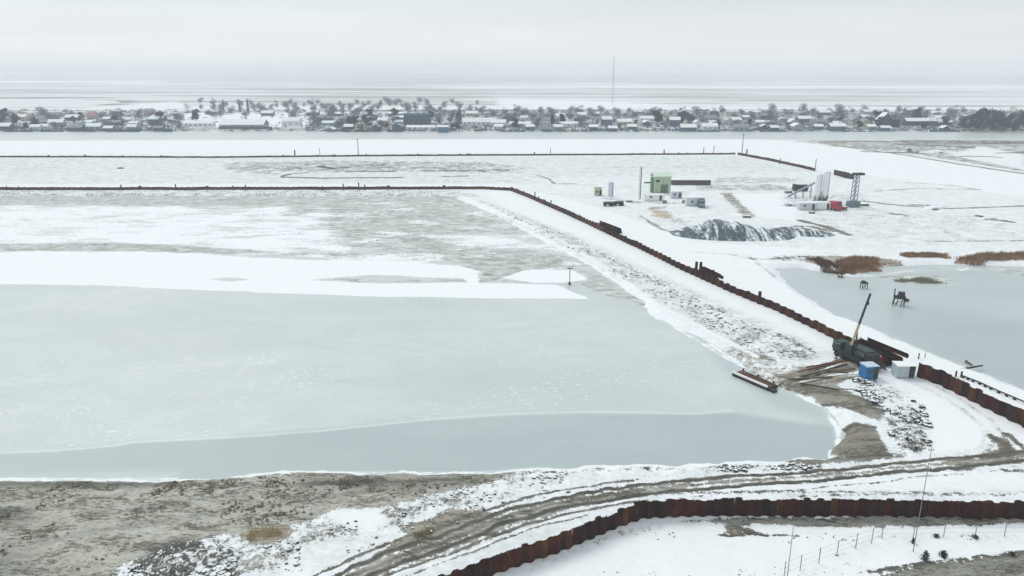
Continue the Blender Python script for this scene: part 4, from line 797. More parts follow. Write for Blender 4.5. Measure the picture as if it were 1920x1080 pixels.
def bush(px, py, r, h, mat, label, name='bush', n=420):
    r *= .75; h *= .8; n = int(n*.6)
    x, y, z = G(px, py); mb = MB(); st = MB()
    for i in range(7):
        a = random.random()*6.28; d = random.uniform(.2, .8)*r; st.tube((0, 0, -.1), (math.cos(a)*d, math.sin(a)*d, h*random.uniform(.5, .9)), .03, .01, n=4)
    for i in range(n):
        a = random.random()*6.28; f = random.random()**.5; rr = r*f*(.7+.3*math.sin(a*3+1)); zz = random.random(); rr *= math.sqrt(max(0, 1-zz*zz))
        q = Vector((math.cos(a)*rr*random.uniform(.6, 1.25), math.sin(a)*rr, zz*h*random.uniform(.8, 1.2)+.05)); u = Vector((random.gauss(0, 1), random.gauss(0, 1), random.gauss(0, 1))).normalized(); v_ = u.orthogonal().normalized(); k = .065
        mb.add([q-u*k-v_*k*.5, q+u*k-v_*k*.5, q+u*k*.6+v_*k, q-u*k*.6+v_*k], [(0, 1, 2, 3)])
    r_ = empty(name, (x, y, z), 0, label, 'bush'); mb.build('foliage', mat, r_); st.build('stem', M_BARK, r_); return r_
M_DG = simple('dark_green_leaf', (44, 62, 48), .35, .9, 2); M_DK = simple('dark_twigs', (52, 54, 50), .35, .9, 2)
bush(1734, 1052, .85, 1.3, M_DG, 'dark green bush at the edge of the muddy road, bottom right')
bush(1768, 1045, .75, .9, M_DK, 'dark leafless low bush right of the green bush, bottom right')
bush(1712, 1019, .4, .7, M_DK, 'tiny dark bush at the foot of the tall pole', n=120); bush(1755, 1007, .6, .35, M_DG, 'flat dark shrub on the snow right of the tall pole', n=160)
bush(1828, 1009, .7, .4, M_DK, 'flat dark shrub at a fence post near the right edge', n=160)
bush(1898, 1040, .8, .35, M_DK, 'low dark scrub above the muddy road at the right edge', n=160)
bush(1716, 845, .9, .7, M_DG, 'dark green bush low on the snow right of the brown mud patch', n=220); bush(1700, 826, .8, .6, M_DG, 'small dark shrub above the bush by the brown mud patch', n=160)
# ------------------------------------------------------------------ posts on the far walls
posts = [(553, 291, 3.2, .45, 'stout dark post on the farthest wall, left of centre'), (600, 291, 4.2, .16, 'thin post on the farthest wall right of the stout one'), (687, 293, 1.4, .4, 'dark stump just right of the tall pole on the farthest wall'),
         (1002, 291, 2.0, .4, 'dark stump on the farthest wall, left of a thin post'), (1032, 291, 4.0, .2, 'thin post in the middle of the farthest wall'), (1245, 289, 2.7, .4, 'stout post on the farthest wall above the green hall'),
         (1319, 289, 4.0, .25, 'left thin post of the pair near the far corner'), (1338, 288, 5.0, .22, 'right pale post of the pair near the far corner'), (1462, 308, 3.2, .25, 'post on the short slanting wall beyond the site'), (1528, 321, 6.2, .2, 'tall post at the end of the short slanting wall'),
         (1272, 290, 1.6, .3, 'small stump between the stout post and the far corner'), (1400, 288, 2.6, .5, 'small grey box post right of the corner pole')]
for px, py, h, r, lab in posts: stub(px, py, h, r, lab, group='posts along the far walls')
for k, (px, h) in enumerate([(13, 1.8), (35, 1.6), (228, 2.4), (330, 2.6), (437, 2.0), (461, 2.3), (605, 1.8), (644, 2.8), (673, 3.3), (684, 2.4)]):
    stub(px, 356.5, h, .3, ['first', 'second', 'third', 'fourth', 'fifth', 'sixth', 'seventh', 'eighth', 'ninth', 'tenth'][k]+' short post from the left on the wall behind the pond', group='posts along the wall behind the pond')
for k, (px, py, h) in enumerate([(1003, 374, 3.0), (1033, 388, 2.6), (1087, 412, 1.8)]):
    stub(px, py, h, .25, ['tall post near the top of the diagonal wall', 'second post from the top of the diagonal wall', 'low post on the diagonal wall before the far stack'][k], group='posts along the diagonal wall')
def tall_pole(px, py, h, lab, r=.22):
    x, y, z = G(px, py); r_ = empty('lighting_mast', (x, y, z), 0, lab, 'mast'); mb = MB(); mb.tube((0, 0, -.5), (0, 0, h), r, r*.7, n=8); mb.build('pole', simple('grey_mast', (120, 128, 132), .15, .6), r_)
    mb = MB(); mb.box((0, 0, h), (.9, .5, .35)); mb.build('lamp_head', M_DARK, r_); return r_
tall_pole(672, 292, 9.5, 'tall lighting mast on the farthest wall left of centre', .28); tall_pole(1391, 290, 12, 'tall lighting mast at the far right corner of the farthest wall', .3)
# ------------------------------------------------------------------ construction site
M_GREEN = simple('pale_green_sheet', (172, 188, 162), .12, .6, .6); M_GREENR = simple('pale_green_roof', (212, 226, 208), .06, .7); M_GREEND = simple('green_door_and_side', (96, 116, 96), .15, .7)
x, y, z = G(1241, 362); gh = empty('green_hall', (x, y, z), R(4), 'pale green sheet metal hall on the construction site', 'building')
mb = MB(); mb.box((0, 3, 0), (7.2, 6, 6.8))
for i in range(9): mb.box((-3.3+i*.82, -.03, .2), (.12, .08, 6.5))
mb.build('wall', M_GREEN, gh); mb = MB(); mb.gable((0, 3, 0), 7.2, 6, 6.8, 1.3, .25); mb.build('roof', M_GREENR, gh)
mb = MB(); mb.box((-3.85, 2, 0), (.5, 3.4, 6.2)); mb.build('dark_left_side', M_GREEND, gh)  # darker green slab that makes up the hall's left side
mb = MB(); mb.box((.9, -.06, 0), (3, .1, 3.6)); mb.build('door', M_GREEND, gh); mb = MB(); mb.box((-2, -.08, 4.6), (1.6, .1, 1)); mb.build('window', M_GLASS, gh)
mb = MB(); mb.beam((-7, 3, 4.0), (-4.3, 3, 4.0), .5, .5); mb.build('conveyor_stub', M_DARK, gh)
x, y, z = G(1296, 347); ws = empty('low_shed', (x, y, z), R(0), 'long low brown wall-like shed right of the green hall', 'shed'); mb = MB(); mb.box((0, 1, 0), (17.5, 2, 1.7)); mb.build('wall', simple('brown_boards', (92, 78, 78), .2, .8), ws); mb = MB(); mb.box((0, 1, 1.7), (17.8, 2.3, .25)); mb.build('roof', simple('dark_roof_felt', (70, 62, 64), .2, .8), ws)
def tank(px, py, r, h, mat, lab, name='silo', cat='silo', legs=0.0, cone=True):
    x, y, z = G(px, py); r_ = empty(name, (x, y, z), 0, lab, cat); mb = MB(); mb.tube((0, 0, legs), (0, 0, h), r, n=16); mb.build('tank', mat, r_, False)
    mb = MB(); mb.tube((0, 0, h), (0, 0, h+r*.6), r*.98, .2*r, n=16); mb.build('top', mat, r_)
    if legs:
        mb = MB(); mb.tube((0, 0, legs*.55), (0, 0, legs-.01), r*.3, r*.98, n=16); mb.build('cone', mat, r_)
        for i in range(4): a = i*math.pi/2+.8; mb = MB(); mb.tube((math.cos(a)*r*.9, math.sin(a)*r*.9, 0), (math.cos(a)*r*.9, math.sin(a)*r*.9, legs), .12, n=5); mb.build('leg', M_DARK, r_)
    mb = MB(); mb.beam((r+.1, 0, .2), (r+.1, 0, h), .35, .08); mb.build('ladder', M_DARK, r_); return r_
M_PALE = simple('white_plant_paint', (234, 239, 241), .06, .6); M_LAV = simple('lavender_grey_paint', (204, 206, 218), .1, .6); M_TAN = simple('tan_board', (196, 190, 170), .12, .8); M_BG = simple('blue_grey_paint', (128, 146, 160), .15, .6)
tank(1144, 369, .9, 5.8, M_LAV, 'slim lavender grey silo left of the green hall'); tank(1530, 380, 1.15, 11, M_PALE, 'left tall white cement silo of the batching plant', legs=3); tank(1544, 380, 1.15, 12, M_PALE, 'right tall white cement silo of the batching plant', legs=3)
tank(1198, 374, .35, 13, simple('faint_grey_paint', (222, 227, 229), .05, .6), 'thin pale silo pipe between lavender silo and green hall')
cabin(1121, 366, (3.0, 2.4, 3.4), 0, M_TAN, M_SNOW, 'site_cabin', 'tan site cabin leftmost on the construction site', 'cabin')
cabin(1267, 371, (4.4, 2.4, 2.6), R(5), M_LAV, M_SNOW, 'site_cabin', 'lavender grey site cabin at the foot of the green hall', 'cabin')
cabin(1302, 385, (7, 2.6, 3.0), 0, simple('pale_aqua_board', (204, 216, 216), .06, .8), M_SNOW, 'site_cabin', 'long pale site cabin right of the green hall foot', 'cabin', win=True)
cabin(1226, 376, (8, 2.4, 2.2), 0, M_PALE, M_SNOW, 'site_cabin', 'long white site cabin below the green hall', 'cabin')
cabin(1512, 393, (6.5, 2.5, 2.5), 0, simple('grey_board', (198, 204, 210), .08, .8), M_SNOW, 'container', 'grey container in front of the white silos', 'container')
cabin(1541, 392, (5.5, 2.5, 2.5), 0, M_PALE, M_SNOW, 'container', 'white container left of the red vehicle', 'container', win=False)
cabin(1537, 379, (3.6, 3, 4.5), 0, simple('greenish_plant', (168, 180, 178), .1, .7), M_SNOW, 'mixer_house', 'grey green mixer house between the white silos', 'building', feet=False)
def truck(px, py, rz, cabm, bodym, lab, name='truck', cat='truck', Ln=6.0, hh=2.2):
    x, y, z = G(px, py); r_ = empty(name, (x, y, z), rz, lab, cat)
    mb = MB(); mb.box((Ln*.1, 0, .9), (Ln*.75, 2.3, hh*.65), taper=1.05); mb.build('cargo_body', bodym, r_)
    mb = MB(); mb.box((-Ln*.38, 0, .7), (Ln*.22, 2.2, hh*.85), taper=.9); cb = mb.build('cab', cabm, r_); mb = MB(); mb.box((-Ln*.492, 0, .7+hh*.42), (.05, 1.8, hh*.3)); mb.build('windscreen', M_GLASS, cb)
    mb = MB(); mb.box((0, 0, .6), (Ln*.95, 1.6, .28)); mb.build('chassis', M_DARK, r_)
    for x_ in (-Ln*.36, Ln*.15, Ln*.36):
        for y_ in (-1, 1): mb = MB(); mb.tube((x_, y_*.95-.15, .5), (x_, y_*.95+.15, .5), .5, n=12); mb.build('wheel', M_TYRE, r_)
    return r_
M_REDV = simple('red_paint', (168, 62, 74), .1, .5)
truck(1565, 394, R(100), M_REDV, M_REDV, 'small red truck parked before the white silos', Ln=5, hh=3.4)
truck(1500, 358, R(5), M_DARK, M_DARK, 'dark loader truck left behind the white silos', Ln=6.5, hh=2.6)
truck(1315, 388, R(80), M_BG, M_DARK, 'dark vehicle seen end on right of the long pale cabin', Ln=5, hh=2.6)
truck(1141, 386, 0, M_DARK, M_DARK, 'low dark trailer left of its twin below the lavender silo', Ln=4, hh=.9, cat='trailer'); truck(1160, 385, 0, M_DARK, M_DARK, 'low dark trailer right of its twin below the lavender silo', Ln=3.6, hh=.9, cat='trailer')
x, y, z = G(1599, 388); tw = empty('lattice_tower', (x, y, z), R(10), 'blue grey lattice tower at the right end of the plant', 'tower'); hh = 12.0
for i in (-1, 1):
    for j in (-1, 1): mb = MB(); mb.beam((i*.9, j*.9, 0), (i*.7, j*.7, hh), .25, .25); mb.build('leg', M_BG, tw)
mb = MB()
for k in range(7):
    z0, z1 = k*hh/7, (k+1)*hh/7
    for j in (-1, 1): mb.beam((-.85, j*.85, z0), (.8, j*.8, z1), .16, .16); mb.beam((j*.85, .85, z0), (j*.8, -.8, z1), .16, .16)
mb.build('bracing', M_BG, tw); mb = MB(); mb.box((.6, 0, hh), (4, 2, .8)); mb.build('head_platform', M_DARK, tw); mb = MB(); mb.box((0, 0, 0), (4.2, 2.6, 2.2)); mb.build('base_housing', simple('slate_paint', (110, 122, 134), .15, .7), tw)
x, y, z = G(1505, 372); cv = empty('conveyor', (x, y, z), R(0), 'inclined grey conveyor rising towards the white silos', 'conveyor'); mb = MB(); mb.beam((-6, 0, .8), (4.5, 0, 6.5), 1.0, .5); mb.build('belt_frame', M_BG, cv)
for q, h_ in ((-3, 2.2), (0, 3.8), (3, 5.4)): mb = MB(); mb.beam((q, -.5, 0), (q, -.5, h_), .15, .15); mb.beam((q, .5, 0), (q, .5, h_), .15, .15); mb.build('leg', M_DARK, cv)
M_CRATE = simple('crate_board', (120, 112, 98), .3, .9, snow=True)
for px, py, d, nm, cat, lab in [(1215, 372, (1.6, 1.2, 1.2), 'crate', 'crate', 'brown crate left of the green hall foot'), (1180, 379, (2.4, 1.0, .8), 'board_stack', 'stack of boards', 'low grey board stack between lavender silo and green hall'), (1246, 381, (1.4, 1.2, 1.3), 'crate', 'crate', 'brown crate in front of the long white cabin'),
                                (1283, 381, (1.2, 1.2, 1.4), 'crate', 'crate', 'brown crate left of the long pale cabin'), (1400, 408, (2.6, 1.4, .8), 'board_stack', 'stack of boards', 'grey board stack at the end of the bare track above the gravel heap'), (1478, 362, (3.0, 1.2, 1.0), 'board_stack', 'stack of boards', 'grey board stack left of the conveyor foot'),
                                (1583, 394, (1.6, 1.4, 1.4), 'crate', 'crate', 'brown crate right of the red truck'), (1620, 386, (3.5, 1.2, .9), 'board_stack', 'stack of boards', 'grey board stack right of the lattice tower'), (1522, 400, (2.0, 1.0, .7), 'board_stack', 'stack of boards', 'grey board stack in front of the grey container')]:
    x, y, z = G(px, py); mb = MB(); n_ = 3 if nm == 'crate' else 5
    for i in range(n_): mb.box((0, 0, i*d[2]/n_), (d[0]*(1 if i % 2 else .97), d[1]*(1 if i % 2 else .96), d[2]/n_-.03), (0 if nm == 'crate' else random.gauss(0, .06)))
    o_ = mb.build(nm, M_CRATE); o_.location = (x, y, z); o_.rotation_euler = (0, 0, random.uniform(-.4, .4)); tag(o_, lab, cat)
# dark odds and ends on the site plain
M_DARKPILE = simple('dark_scrap', (84, 90, 92), .3, .9, 1, snow=True)
for px, py, lx, ly, hh, lab in [(226, 316, 4, 3, 1.1, 'small dark mound alone on the snow beyond the left wall'), (1478, 385, 9, 5, 1.4, 'dark debris mound left of the grey container'), (1488, 355, 7, 4, 1.2, 'dark debris mound left of the dark loader truck'),
                                (1745, 391, 9, 5, .9, 'dark debris mound on the right plain'), (1860, 411, 10, 4, 1.0, 'dark debris ridge near the right edge of the plain'), (1690, 406, 6, 4, .8, 'small debris mound on the plain right of the red truck'),
                                (1565, 506, 6, 4, 1.0, 'dark purple mound at the tip of the reed tuft'), (1760, 286, 26, 7, 1.6, 'long dark brush pile in the marsh at right'), (1700, 284, 7, 6, 3.0, 'small dark scrub mound in the marsh at right')]:
    heap('debris_mound', lab, (px, py), lx, ly, hh, 0, M_DARKPILE, 12, 'mound', seed=px)
# ------------------------------------------------------------------ village
LM = [(0, 'the left frame edge'), (175, 'the red-roofed house'), (453, 'the long white greenhouse'), (548, 'the big white hall'), (898, 'the wide white house'), (1020, 'the frame centre'), (783, 'the dark blue hall'), (1150, 'the tall radio mast'), (1391, 'the corner lighting mast'), (1655, 'the white gabled house'), (1920, 'the right frame edge')]
ORD = ['nearest', 'second', 'third', 'fourth', 'fifth', 'sixth', 'seventh', 'eighth', 'ninth', 'tenth', 'eleventh', 'twelfth', 'thirteenth', 'fourteenth', 'fifteenth', 'sixteenth', 'seventeenth', 'eighteenth', 'nineteenth', 'twentieth', 'twenty-first', 'twenty-second', 'twenty-third', 'twenty-fourth', 'twenty-fifth', 'twenty-sixth', 'twenty-seventh', 'twenty-eighth', 'twenty-ninth', 'thirtieth']
pending = []
def later(o_, kind, desc, px, row, cat, group): pending.append((o_, kind, desc, px, row, cat, group))
def hsz(px, d): return d
WALLS = [('grey', (150, 160, 168)), ('teal', (78, 112, 118)), ('slate blue', (76, 98, 124)), ('tan', (176, 164, 148)), ('white', (214, 218, 220)), ('dark grey', (80, 90, 100)), ('pinkish', (178, 156, 158)), ('pale blue', (150, 176, 196))]
WM = {n_: simple('wall_'+n_.replace(' ', '_'), c_, .12, .85, .5) for n_, c_ in WALLS}
M_RSNOW = simple('snowy_roof', (234, 239, 242), .05, .9, .4)
M_RGREY = simple('bare_slate_roof', (132, 142, 150), .12, .8, .4)
M_CHIM = simple('chimney_brick', (126, 104, 98), .2, .9)
def house(x, y, z, rz, lx, ly, hh, rh, wm, rm, name='house', wins=3, chim=True):
    r_ = bpy.data.objects.new(name, None); C.objects.link(r_); r_.location = (x, y, z); r_.rotation_euler = (0, 0, rz)
    mb = MB(); mb.box((0, 0, -.3), (lx, ly, hh+.3)); mb.add([(-lx/2, -ly/2, hh), (-lx/2, ly/2, hh), (-lx/2, 0, hh+rh*.95)], [(0, 2, 1)]); mb.add([(lx/2, -ly/2, hh), (lx/2, ly/2, hh), (lx/2, 0, hh+rh*.95)], [(0, 1, 2)]); mb.build('wall', wm, r_)
    mb = MB(); mb.gable((0, 0, 0), lx, ly, hh, rh); rf = mb.build('roof', rm, r_)
    if chim: mb = MB(); mb.box((lx*.2, .6, hh+rh*.5), (.6, .6, rh*.5+.8)); mb.build('chimney', M_CHIM, rf)
    for i in range(wins):
        xx = -lx/2+lx*(i+.5)/wins; mb = MB(); mb.box((xx, -ly/2-.03, hh*.35), (1.1, .08, 1.3)); mb.build('window', M_GLASS, r_)
    mb = MB(); mb.box((lx/2+.03, 0, 0), (.08, 1.0, 2.0)); mb.build('door', M_DARK, r_)
    return r_
# prototypes for copies
hp = []
for i, (nm, _) in enumerate(WALLS):
    for sz, (lx, ly, hh, rh) in (('small', (7.5, 6, 2.6, 1.8)), ('broad', (13, 8, 3.0, 2.4))):
        hp.append((nm, sz, (lx, ly, hh, rh), i))
pcache = {}
def place_house(px, py, nm, sz, rz, roof='snowy', row=0):
    key = (nm, sz, roof); x, y = P(px, py, 0)
    if key not in pcache:
        lx, ly, hh, rh = {'small': (7.5, 6, 2.6, 1.9), 'broad': (13, 8, 3.0, 2.6), 'tall': (9, 8, 5.4, 2.6), 'long': (20, 7, 2.8, 1.7)}[sz]
        o_ = house(0, 0, 0, 0, lx, ly, hh, rh, WM[nm], M_RSNOW if roof == 'snowy' else M_RGREY); pcache[key] = o_
    else: o_ = copy_tree(pcache[key])
    o_.location = (x, y, gz(x, y)); o_.rotation_euler = (0, 0, rz)
    later(o_, 'house', f'{sz} {nm} house, {roof} roof', px, row, 'house', 'village houses across the river'); return o_
def place_named(px, py, rz, dims, wm, rm, name, label, cat='building', wins=4, chim=False):
    x, y = P(px, py, 0); o_ = house(x, y, gz(x, y), rz, *dims, wm, rm, name, wins, chim); tag(o_, label, cat, None); return o_
place_named(175, 226, R(0), (8, 7, 4.5, 4.5), WM['pinkish'], simple('red_roof', (186, 140, 152), .1, .8), 'house', 'house with faded red steep roof on the far left bank', 'house')
x, y = P(453, 242, 0); ghs = empty('greenhouse', (x, y, gz(x, y)), 0, 'long white-roofed greenhouse-like hall on the far bank', 'building')
mb = MB(); mb.box((0, 8, 0), (38, 16, 3.4)); mb.build('wall', simple('grey_hall_wall', (168, 172, 176), .08, .8), ghs)
mb = MB(); mb.gable((0, 8, 0), 38, 16, 3.4, 4.2, .6, .4); mb.build('roof', M_RSNOW, ghs); mb = MB(); mb.box((4, -1.6, 0), (46, .8, 2.2)); mb.build('hedge_wall', simple('dark_teal_fence', (86, 108, 116), .25, .9), ghs)
for i in range(6): mb = MB(); mb.box((-15+i*6, -.05, 1.2), (2.4, .1, 1.2)); mb.build('window', M_GLASS, ghs)
place_named(375, 237, 0, (26, 9, 2.8, 2.2), WM['white'], M_RSNOW, 'long_shed', 'low white shed just left of the long greenhouse', 'shed', 6)
place_named(548, 236, 0, (16, 10, 4.6, 3), WM['white'], M_RSNOW, 'hall', 'big white hall with snowy roof right of the greenhouse', 'building', 3)
place_named(783, 233, 0, (24, 12, 9, 1.2), simple('dark_blue_wall', (62, 86, 112), .15, .8), simple('dark_blue_roof', (70, 92, 112), .1, .8), 'hall', 'dark blue tall box hall in the village centre', 'building', 5)
place_named(831, 246, 0, (9, 6, 5.2, 1.2), simple('mid_blue_wall', (84, 120, 150), .12, .8), M_RSNOW, 'boathouse', 'blue boathouse at the water below the dark blue hall', 'boathouse', 2)
place_named(790, 243, 0, (24, 6, 2.0, 1.6), WM['white'], M_RSNOW, 'long_shed', 'low white shed at the water beside the blue boathouse', 'shed', 5)
place_named(898, 235, 0, (30, 9, 3.2, 3.6), WM['white'], M_RSNOW, 'long_house', 'wide white house with snow roof right of the dark blue hall', 'house', 7)
place_named(1657, 236, R(82), (13, 12, 5.4, 6.5), simple('dark_teal_wall', (56, 84, 96), .2, .8), M_RSNOW, 'house', 'steep white gabled house with dark front at the right', 'house', 3)
place_named(1722, 235, 0, (27, 9, 4.0, 2.6), simple('dark_long_wall', (56, 72, 86), .15, .8), M_RSNOW, 'long_house', 'long dark house with snowy roof right of the white gable', 'house', 6)
place_named(1658, 244, 0, (8, 5, 2.4, 1.6), WM['slate blue'], M_RSNOW, 'shed', 'slate blue waterside shed below the white gabled house', 'shed', 2)
rnd = random.Random(21); nms = [q[0] for q in WALLS]
avoid = [(345, 575), (760, 850), (866, 930), (1640, 1745)]
for row, (py, cnt, jy) in enumerate([(243.5, 48, 1.2), (236, 42, 2), (227, 34, 2.5), (217, 22, 3)]):
    for k in range(cnt):
        px = (k+.5+rnd.uniform(-.38, .38))*1920/cnt
        if row < 3 and any(a-4 < px < b+4 for a, b in avoid): continue
        if row == 0 and px > 1775: continue
        if 1800 < px and row < 3 and rnd.random() < .7: continue
        if row == 0 and 1200 < px < 1280: continue
        nm = rnd.choice(nms if row else ['teal', 'slate blue', 'grey', 'dark grey', 'white']); sz = rnd.choice(['small', 'broad', 'broad', 'tall', 'long'] if row else ['small', 'small', 'broad'])
        place_house(px, py+rnd.uniform(-jy, jy), nm, sz, R(rnd.choice([0, 0, 6, -8, 85, 15])), rnd.choice(['snowy', 'snowy', 'snowy', 'snowy', 'bare slate']), row)
# waterside fences and hedges
for k, (a, b, h_, lab) in enumerate([(5, 60, 2, 'dark waterside fence at the left frame edge'), (75, 118, 2.2, 'dark green waterside hedge left of the red-roofed house'), (155, 178, 2.6, 'dark waterside fence below the red-roofed house'), (200, 262, 3.4, 'long blue-grey waterside hedge right of the red-roofed house'),
    (305, 322, 3, 'short dark green hedge left of the low white shed'), (640, 715, 2.6, 'blue-grey waterside fence left of the dark blue hall'), (725, 756, 3.2, 'teal waterside hedge just left of the low white shed'), (940, 985, 2.2, 'blue-grey waterside fence right of the wide white house'),
    (1040, 1110, 1.6, 'teal waterside fence left of the tall radio mast'), (1175, 1200, 1.4, 'short dark boat shed fence right of the tall radio mast'), (1300, 1350, 2.0, 'teal waterside fence left of the corner lighting mast'), (1425, 1475, 2.6, 'grey waterside fence right of the corner lighting mast'), (1580, 1640, 1.5, 'thin waterside fence left of the white gabled house'), (1745, 1800, 2.4, 'grey green waterside hedge before the dark grove')]):
    p0, p1 = P(a, 245.3), P(b, 245.3); x = (p0[0]+p1[0])/2; y = p0[1]; Ln = p1[0]-p0[0]; mb = MB(); r_ = random.Random(k)
    n_ = int(Ln/1.5)
    for i in range(n_): mb.box((-Ln/2+(i+.5)*Ln/n_, r_.uniform(-.4, .4), 0), (Ln/n_*1.05, .5+r_.random(), h_*r_.uniform(.55, 1.1)), r_.gauss(0, .1), taper=.8)
    o_ = mb.build('waterside_fence', simple(['wf_blue', 'wf_teal', 'wf_green'][k % 3]+'_boards', [(62, 84, 104), (56, 90, 98), (62, 88, 80)][k % 3], .25, .9, .4)); o_.location = (x, y+.5, gz(x, y)); tag(o_, lab, 'fence', 'waterside fences and hedges')
# trees
def tree_meshes(kind, seed):
    r_ = random.Random(seed); tr = MB(); cr_ = MB(); H = {'bare': 8.5, 'poplar': 16, 'evergreen': 9, 'frosted': 13, 'dense': 15}[kind]
    tr.tube((0, 0, -.5), (0, 0, H*.45), .28, .16, 6); tr.tube((0, 0, H*.45), (r_.uniform(-.4, .4), 0, H*.92), .16, .04, 5)
    Rw_ = {'bare': 4.2, 'poplar': 1.9, 'evergreen': 3.4, 'frosted': 5, 'dense': 6.5}[kind]
    cl = [(r_.uniform(-.65, .65)*Rw_, r_.uniform(-.65, .65)*Rw_, H*(.2+.62*r_.random()), Rw_*r_.uniform(.3, .6)) for _ in range(12)]
    if kind == 'poplar': cl = [(0, 0, H*(.15+.085*i), Rw_*(.75-.05*i)) for i in range(10)]
    for cx, cy, cz, q in cl:
        tr.tube((0, 0, cz*.55), (cx, cy, cz), .09, .03, 4)
        for i in range({'bare': 80, 'poplar': 110, 'evergreen': 80, 'frosted': 60, 'dense': 90}[kind]):
            d = Vector((r_.gauss(0, 1), r_.gauss(0, 1), r_.gauss(0, 1))).normalized()*q*r_.random()**.4; d.z *= 1.6 if kind == 'poplar' else .85; pt = Vector((cx, cy, cz))+d
            if kind in ('bare', 'poplar', 'frosted'):
                dr = (d.normalized()+Vector((0, 0, .7))).normalized()*r_.uniform(.7, 1.5); sd = dr.orthogonal().normalized()*(.11 if kind != 'frosted' else .16); cr_.add([pt-sd, pt+sd, pt+dr], [(0, 1, 2)])
            else:
                u = Vector((r_.gauss(0, 1), r_.gauss(0, 1), r_.gauss(0, 1))).normalized(); v_ = u.orthogonal().normalized(); k_ = r_.uniform(.25, .55); cr_.add([pt-u*k_-v_*k_*.6, pt+u*k_-v_*k_*.5, pt+u*k_*.5+v_*k_, pt-u*k_*.6+v_*k_*.8], [(0, 1, 2, 3)])
    return tr, cr_
TMAT = {'bare': simple('bare_twigs', (116, 120, 132), .2, .95, .3), 'poplar': simple('poplar_twigs', (104, 112, 112), .2, .95, .3), 'evergreen': simple('evergreen_leaf', (44, 64, 70), .3, .95, .3), 'frosted': simple('frosted_twigs', (222, 228, 232), .06, .95, .3), 'dense': simple('dense_twigs', (48, 64, 78), .25, .95, .3)}
tproto = {}
TW = {'bare': 'bare grey tree', 'poplar': 'tall slim poplar', 'evergreen': 'dark evergreen tree', 'frosted': 'whitish frosted tree', 'dense': 'large dark tree'}
def place_tree(px, py, kind, sc, row, label=None):
    var = random.randrange(3); key = (kind, var)
    if key not in tproto:
        tr, cr_ = tree_meshes(kind, 50+var*7+len(kind)); r_ = bpy.data.objects.new(kind+'_tree', None); C.objects.link(r_); tr.build('trunk', M_BARK, r_); cr_.build('crown', TMAT[kind], r_); tproto[key] = r_
    else: r_ = copy_tree(tproto[key])
    x, y = P(px, py, 0); r_.location = (x, y, gz(x, y)); r_.rotation_euler = (0, 0, random.random()*6.28); q = sc*random.uniform(.92, 1.08); r_.scale = (q, q, q)
    if label: tag(r_, label, 'tree')
    else: later(r_, kind+' tree', TW[kind], px, row, 'tree', {'bare': 'bare trees in the village', 'evergreen': 'evergreens in the village', 'poplar': 'poplars', 'dense': 'dark grove trees at the right', 'frosted': 'frosted trees'}[kind])
place_tree(352, 212, 'frosted', 1.25, 3, 'tall whitish frosted tree left of the greenhouse')
place_tree(437, 214, 'frosted', .8, 3, 'smaller whitish frosted tree behind the greenhouse')
place_tree(420, 211, 'poplar', 1.0, 3, 'single slim poplar behind the greenhouse'); place_tree(450, 212, 'poplar', 1.0, 3, 'left poplar of the close pair behind the greenhouse'); place_tree(466, 215, 'poplar', 1.15, 3, 'right darker poplar of the close pair behind the greenhouse')
for row, (py, cnt, jy, sc) in enumerate([(240, 72, 2.5, .85), (232, 76, 2.5, 1.05), (223, 56, 3, 1.05)]):
    for k in range(cnt):
        px = (k+.5+rnd.uniform(-.45, .45))*1920/cnt
        if 340 < px < 575 and row < 2: continue
        if row == 0 and (870 < px < 930 or 1190 < px < 1280): continue
        place_tree(px, py+rnd.uniform(-jy, jy), 'evergreen' if rnd.random() < (.34 if (px < 340 or 600 < px < 1000 or px > 1600) else .2) else 'bare', sc*rnd.choice([.5, .7, .9, 1.1, 1.35]), row)
for k in range(76): place_tree(375+k*7.0+rnd.uniform(-6, 6), 207+rnd.uniform(-14, 10), 'bare', rnd.uniform(.7, 1.25), 3)
for k in range(44): place_tree(900+k*21+rnd.uniform(-9, 9), 216+rnd.uniform(-5, 5), 'bare', rnd.uniform(.8, 1.3), 3)
sh = MB(); sr = random.Random(77)
for k in range(4600):
    px, py = sr.uniform(-40, 1960), 246-40*sr.random()**1.3
    if 345 < px < 575 and py > 212 and sr.random() < .8: continue
    x, y = P(px, py, 0); q = sr.uniform(.8, 3.0)
    for i in range(12):
        a = sr.random()*6.28; d = sr.random()*q; h_ = sr.uniform(.3, 1.0)*q*.9; b_x, b_y = x+math.cos(a)*d*1.3, y+math.sin(a)*d*1.3; k_ = sr.uniform(.15, .4)
        sh.add([(b_x-k_, b_y, -.1), (b_x+k_, b_y+.1, -.1), (b_x+sr.uniform(-.4, .4), b_y, h_)], [(0, 1, 2)])
stuff(sh.build('garden_scrub', simple('scrub_twigs', (96, 108, 122), .35, .95, .02)), 'low grey garden scrub filling the gaps between the village houses', 'scrub')
for k, (px, py, sc) in enumerate([(1808, 243, .85), (1822, 246, 1.0), (1838, 242, 1.15), (1850, 246, 1.0), (1864, 243, 1.15), (1878, 246, 1.1), (1890, 243, 1.05), (1904, 246, .95), (1918, 243, 1.0), (1935, 246, 1.0), (1830, 234, 1.0), (1870, 234, 1.05)]): place_tree(px, py, 'dense', sc, 0)
for px, py, sc in ((1720, 230, 1.0), (1650, 240, .8), (1770, 236, .75), (688, 240, .8), (660, 240, .8), (1035, 236, .75), (5, 238, .8), (1290, 234, .8), (1405, 242, .65)): place_tree(px, py, 'dense', sc, 1)
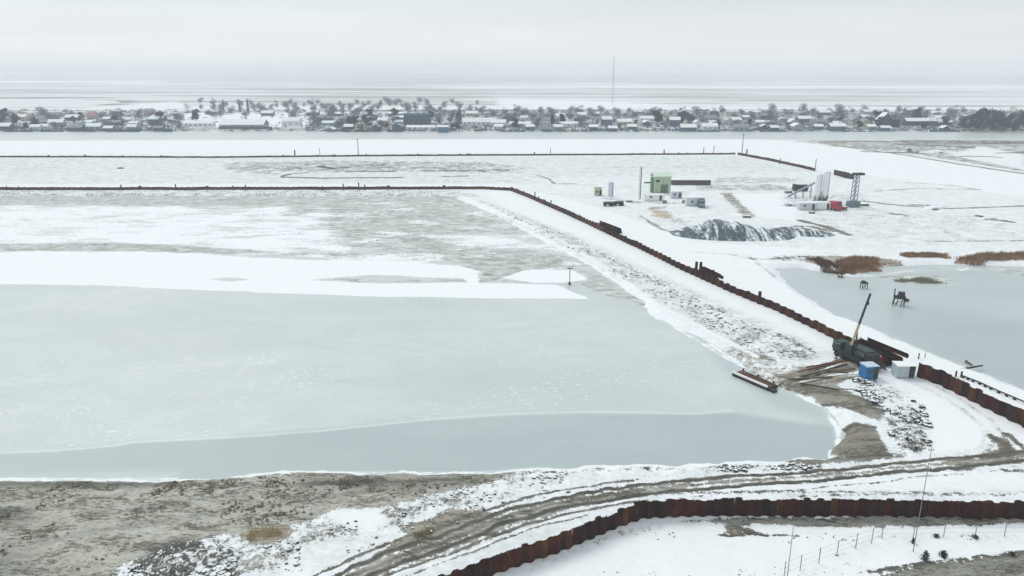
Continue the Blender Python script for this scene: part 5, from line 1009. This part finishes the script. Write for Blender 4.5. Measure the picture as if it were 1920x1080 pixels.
# radio mast
x, y = P(1148, 196, 0); mast = empty('radio_mast', (x, y, 0), 0, 'very tall thin radio mast rising above the horizon', 'mast'); H = Pd(1148, 105, y).z
mb = MB()
for i in range(3):
    a = i*2.094; mb.tube((math.cos(a)*.55, math.sin(a)*.55, 0), (math.cos(a)*.5, math.sin(a)*.5, H-4), .1, n=4)
for k in range(34):
    z0 = k*(H-4)/34; z1 = (k+1)*(H-4)/34
    for i in range(3): a, b = i*2.094, (i+1)*2.094; mb.beam((math.cos(a)*.52, math.sin(a)*.52, z0), (math.cos(b)*.52, math.sin(b)*.52, z1), .08, .08)
mb.build('lattice', simple('mast_steel', (126, 134, 144), .15, .6), mast); mb = MB(); mb.tube((0, 0, H-4), (0, 0, H), .12, n=5); mb.build('antenna', M_DARK, mast)
for i in range(3):
    a = i*2.094+.5
    mb = MB(); mb.tube((0, 0, H*.8), (math.cos(a)*38, math.sin(a)*38, 0), .03, n=3); mb.build('guy_wire', M_DARK, mast)
# unique labels for the village crowd
bykey = {}
for it in pending:
    o_, kind, desc, px, row, cat, group = it
    k = min(range(len(LM)), key=lambda i: abs(LM[i][0]-px)+.001*i); side = 'left' if px < LM[k][0] else 'right'
    bykey.setdefault((desc, k, side, row), []).append(it)
RN = ['front row', 'second row', 'third row', 'back row']
for (desc, k, side, row), lst in bykey.items():
    lst.sort(key=lambda it: abs(it[3]-LM[k][0]))
    for i, it in enumerate(lst):
        pos_ = f'{side} of {LM[k][1]}'
        tag(it[0], f'{desc}, {RN[row]}, '+(f'{ORD[min(i, 29)]} {pos_}' if len(lst) > 1 else pos_), it[5], it[6])
# ------------------------------------------------------------------ haze
mb = MB(); mb.box((0, 30000-1000, -4), (130000*2.1, 64000, 92)); hz = mb.build('haze', None)
hz.data.materials.clear(); hm = bpy.data.materials.new('air_haze'); hm.use_nodes = True; t_ = hm.node_tree; t_.nodes.clear()
ho = t_.nodes.new('ShaderNodeOutputMaterial'); hv = t_.nodes.new('ShaderNodeVolumePrincipled'); hv.inputs['Density'].default_value = .00026
hv.inputs['Color'].default_value = (.93, .965, 1.0, 1); hv.inputs['Anisotropy'].default_value = 0.0
t_.links.new(hv.outputs[0], ho.inputs['Volume']); hz.data.materials.append(hm)
stuff(hz, 'pale winter haze over the whole plain', 'haze')
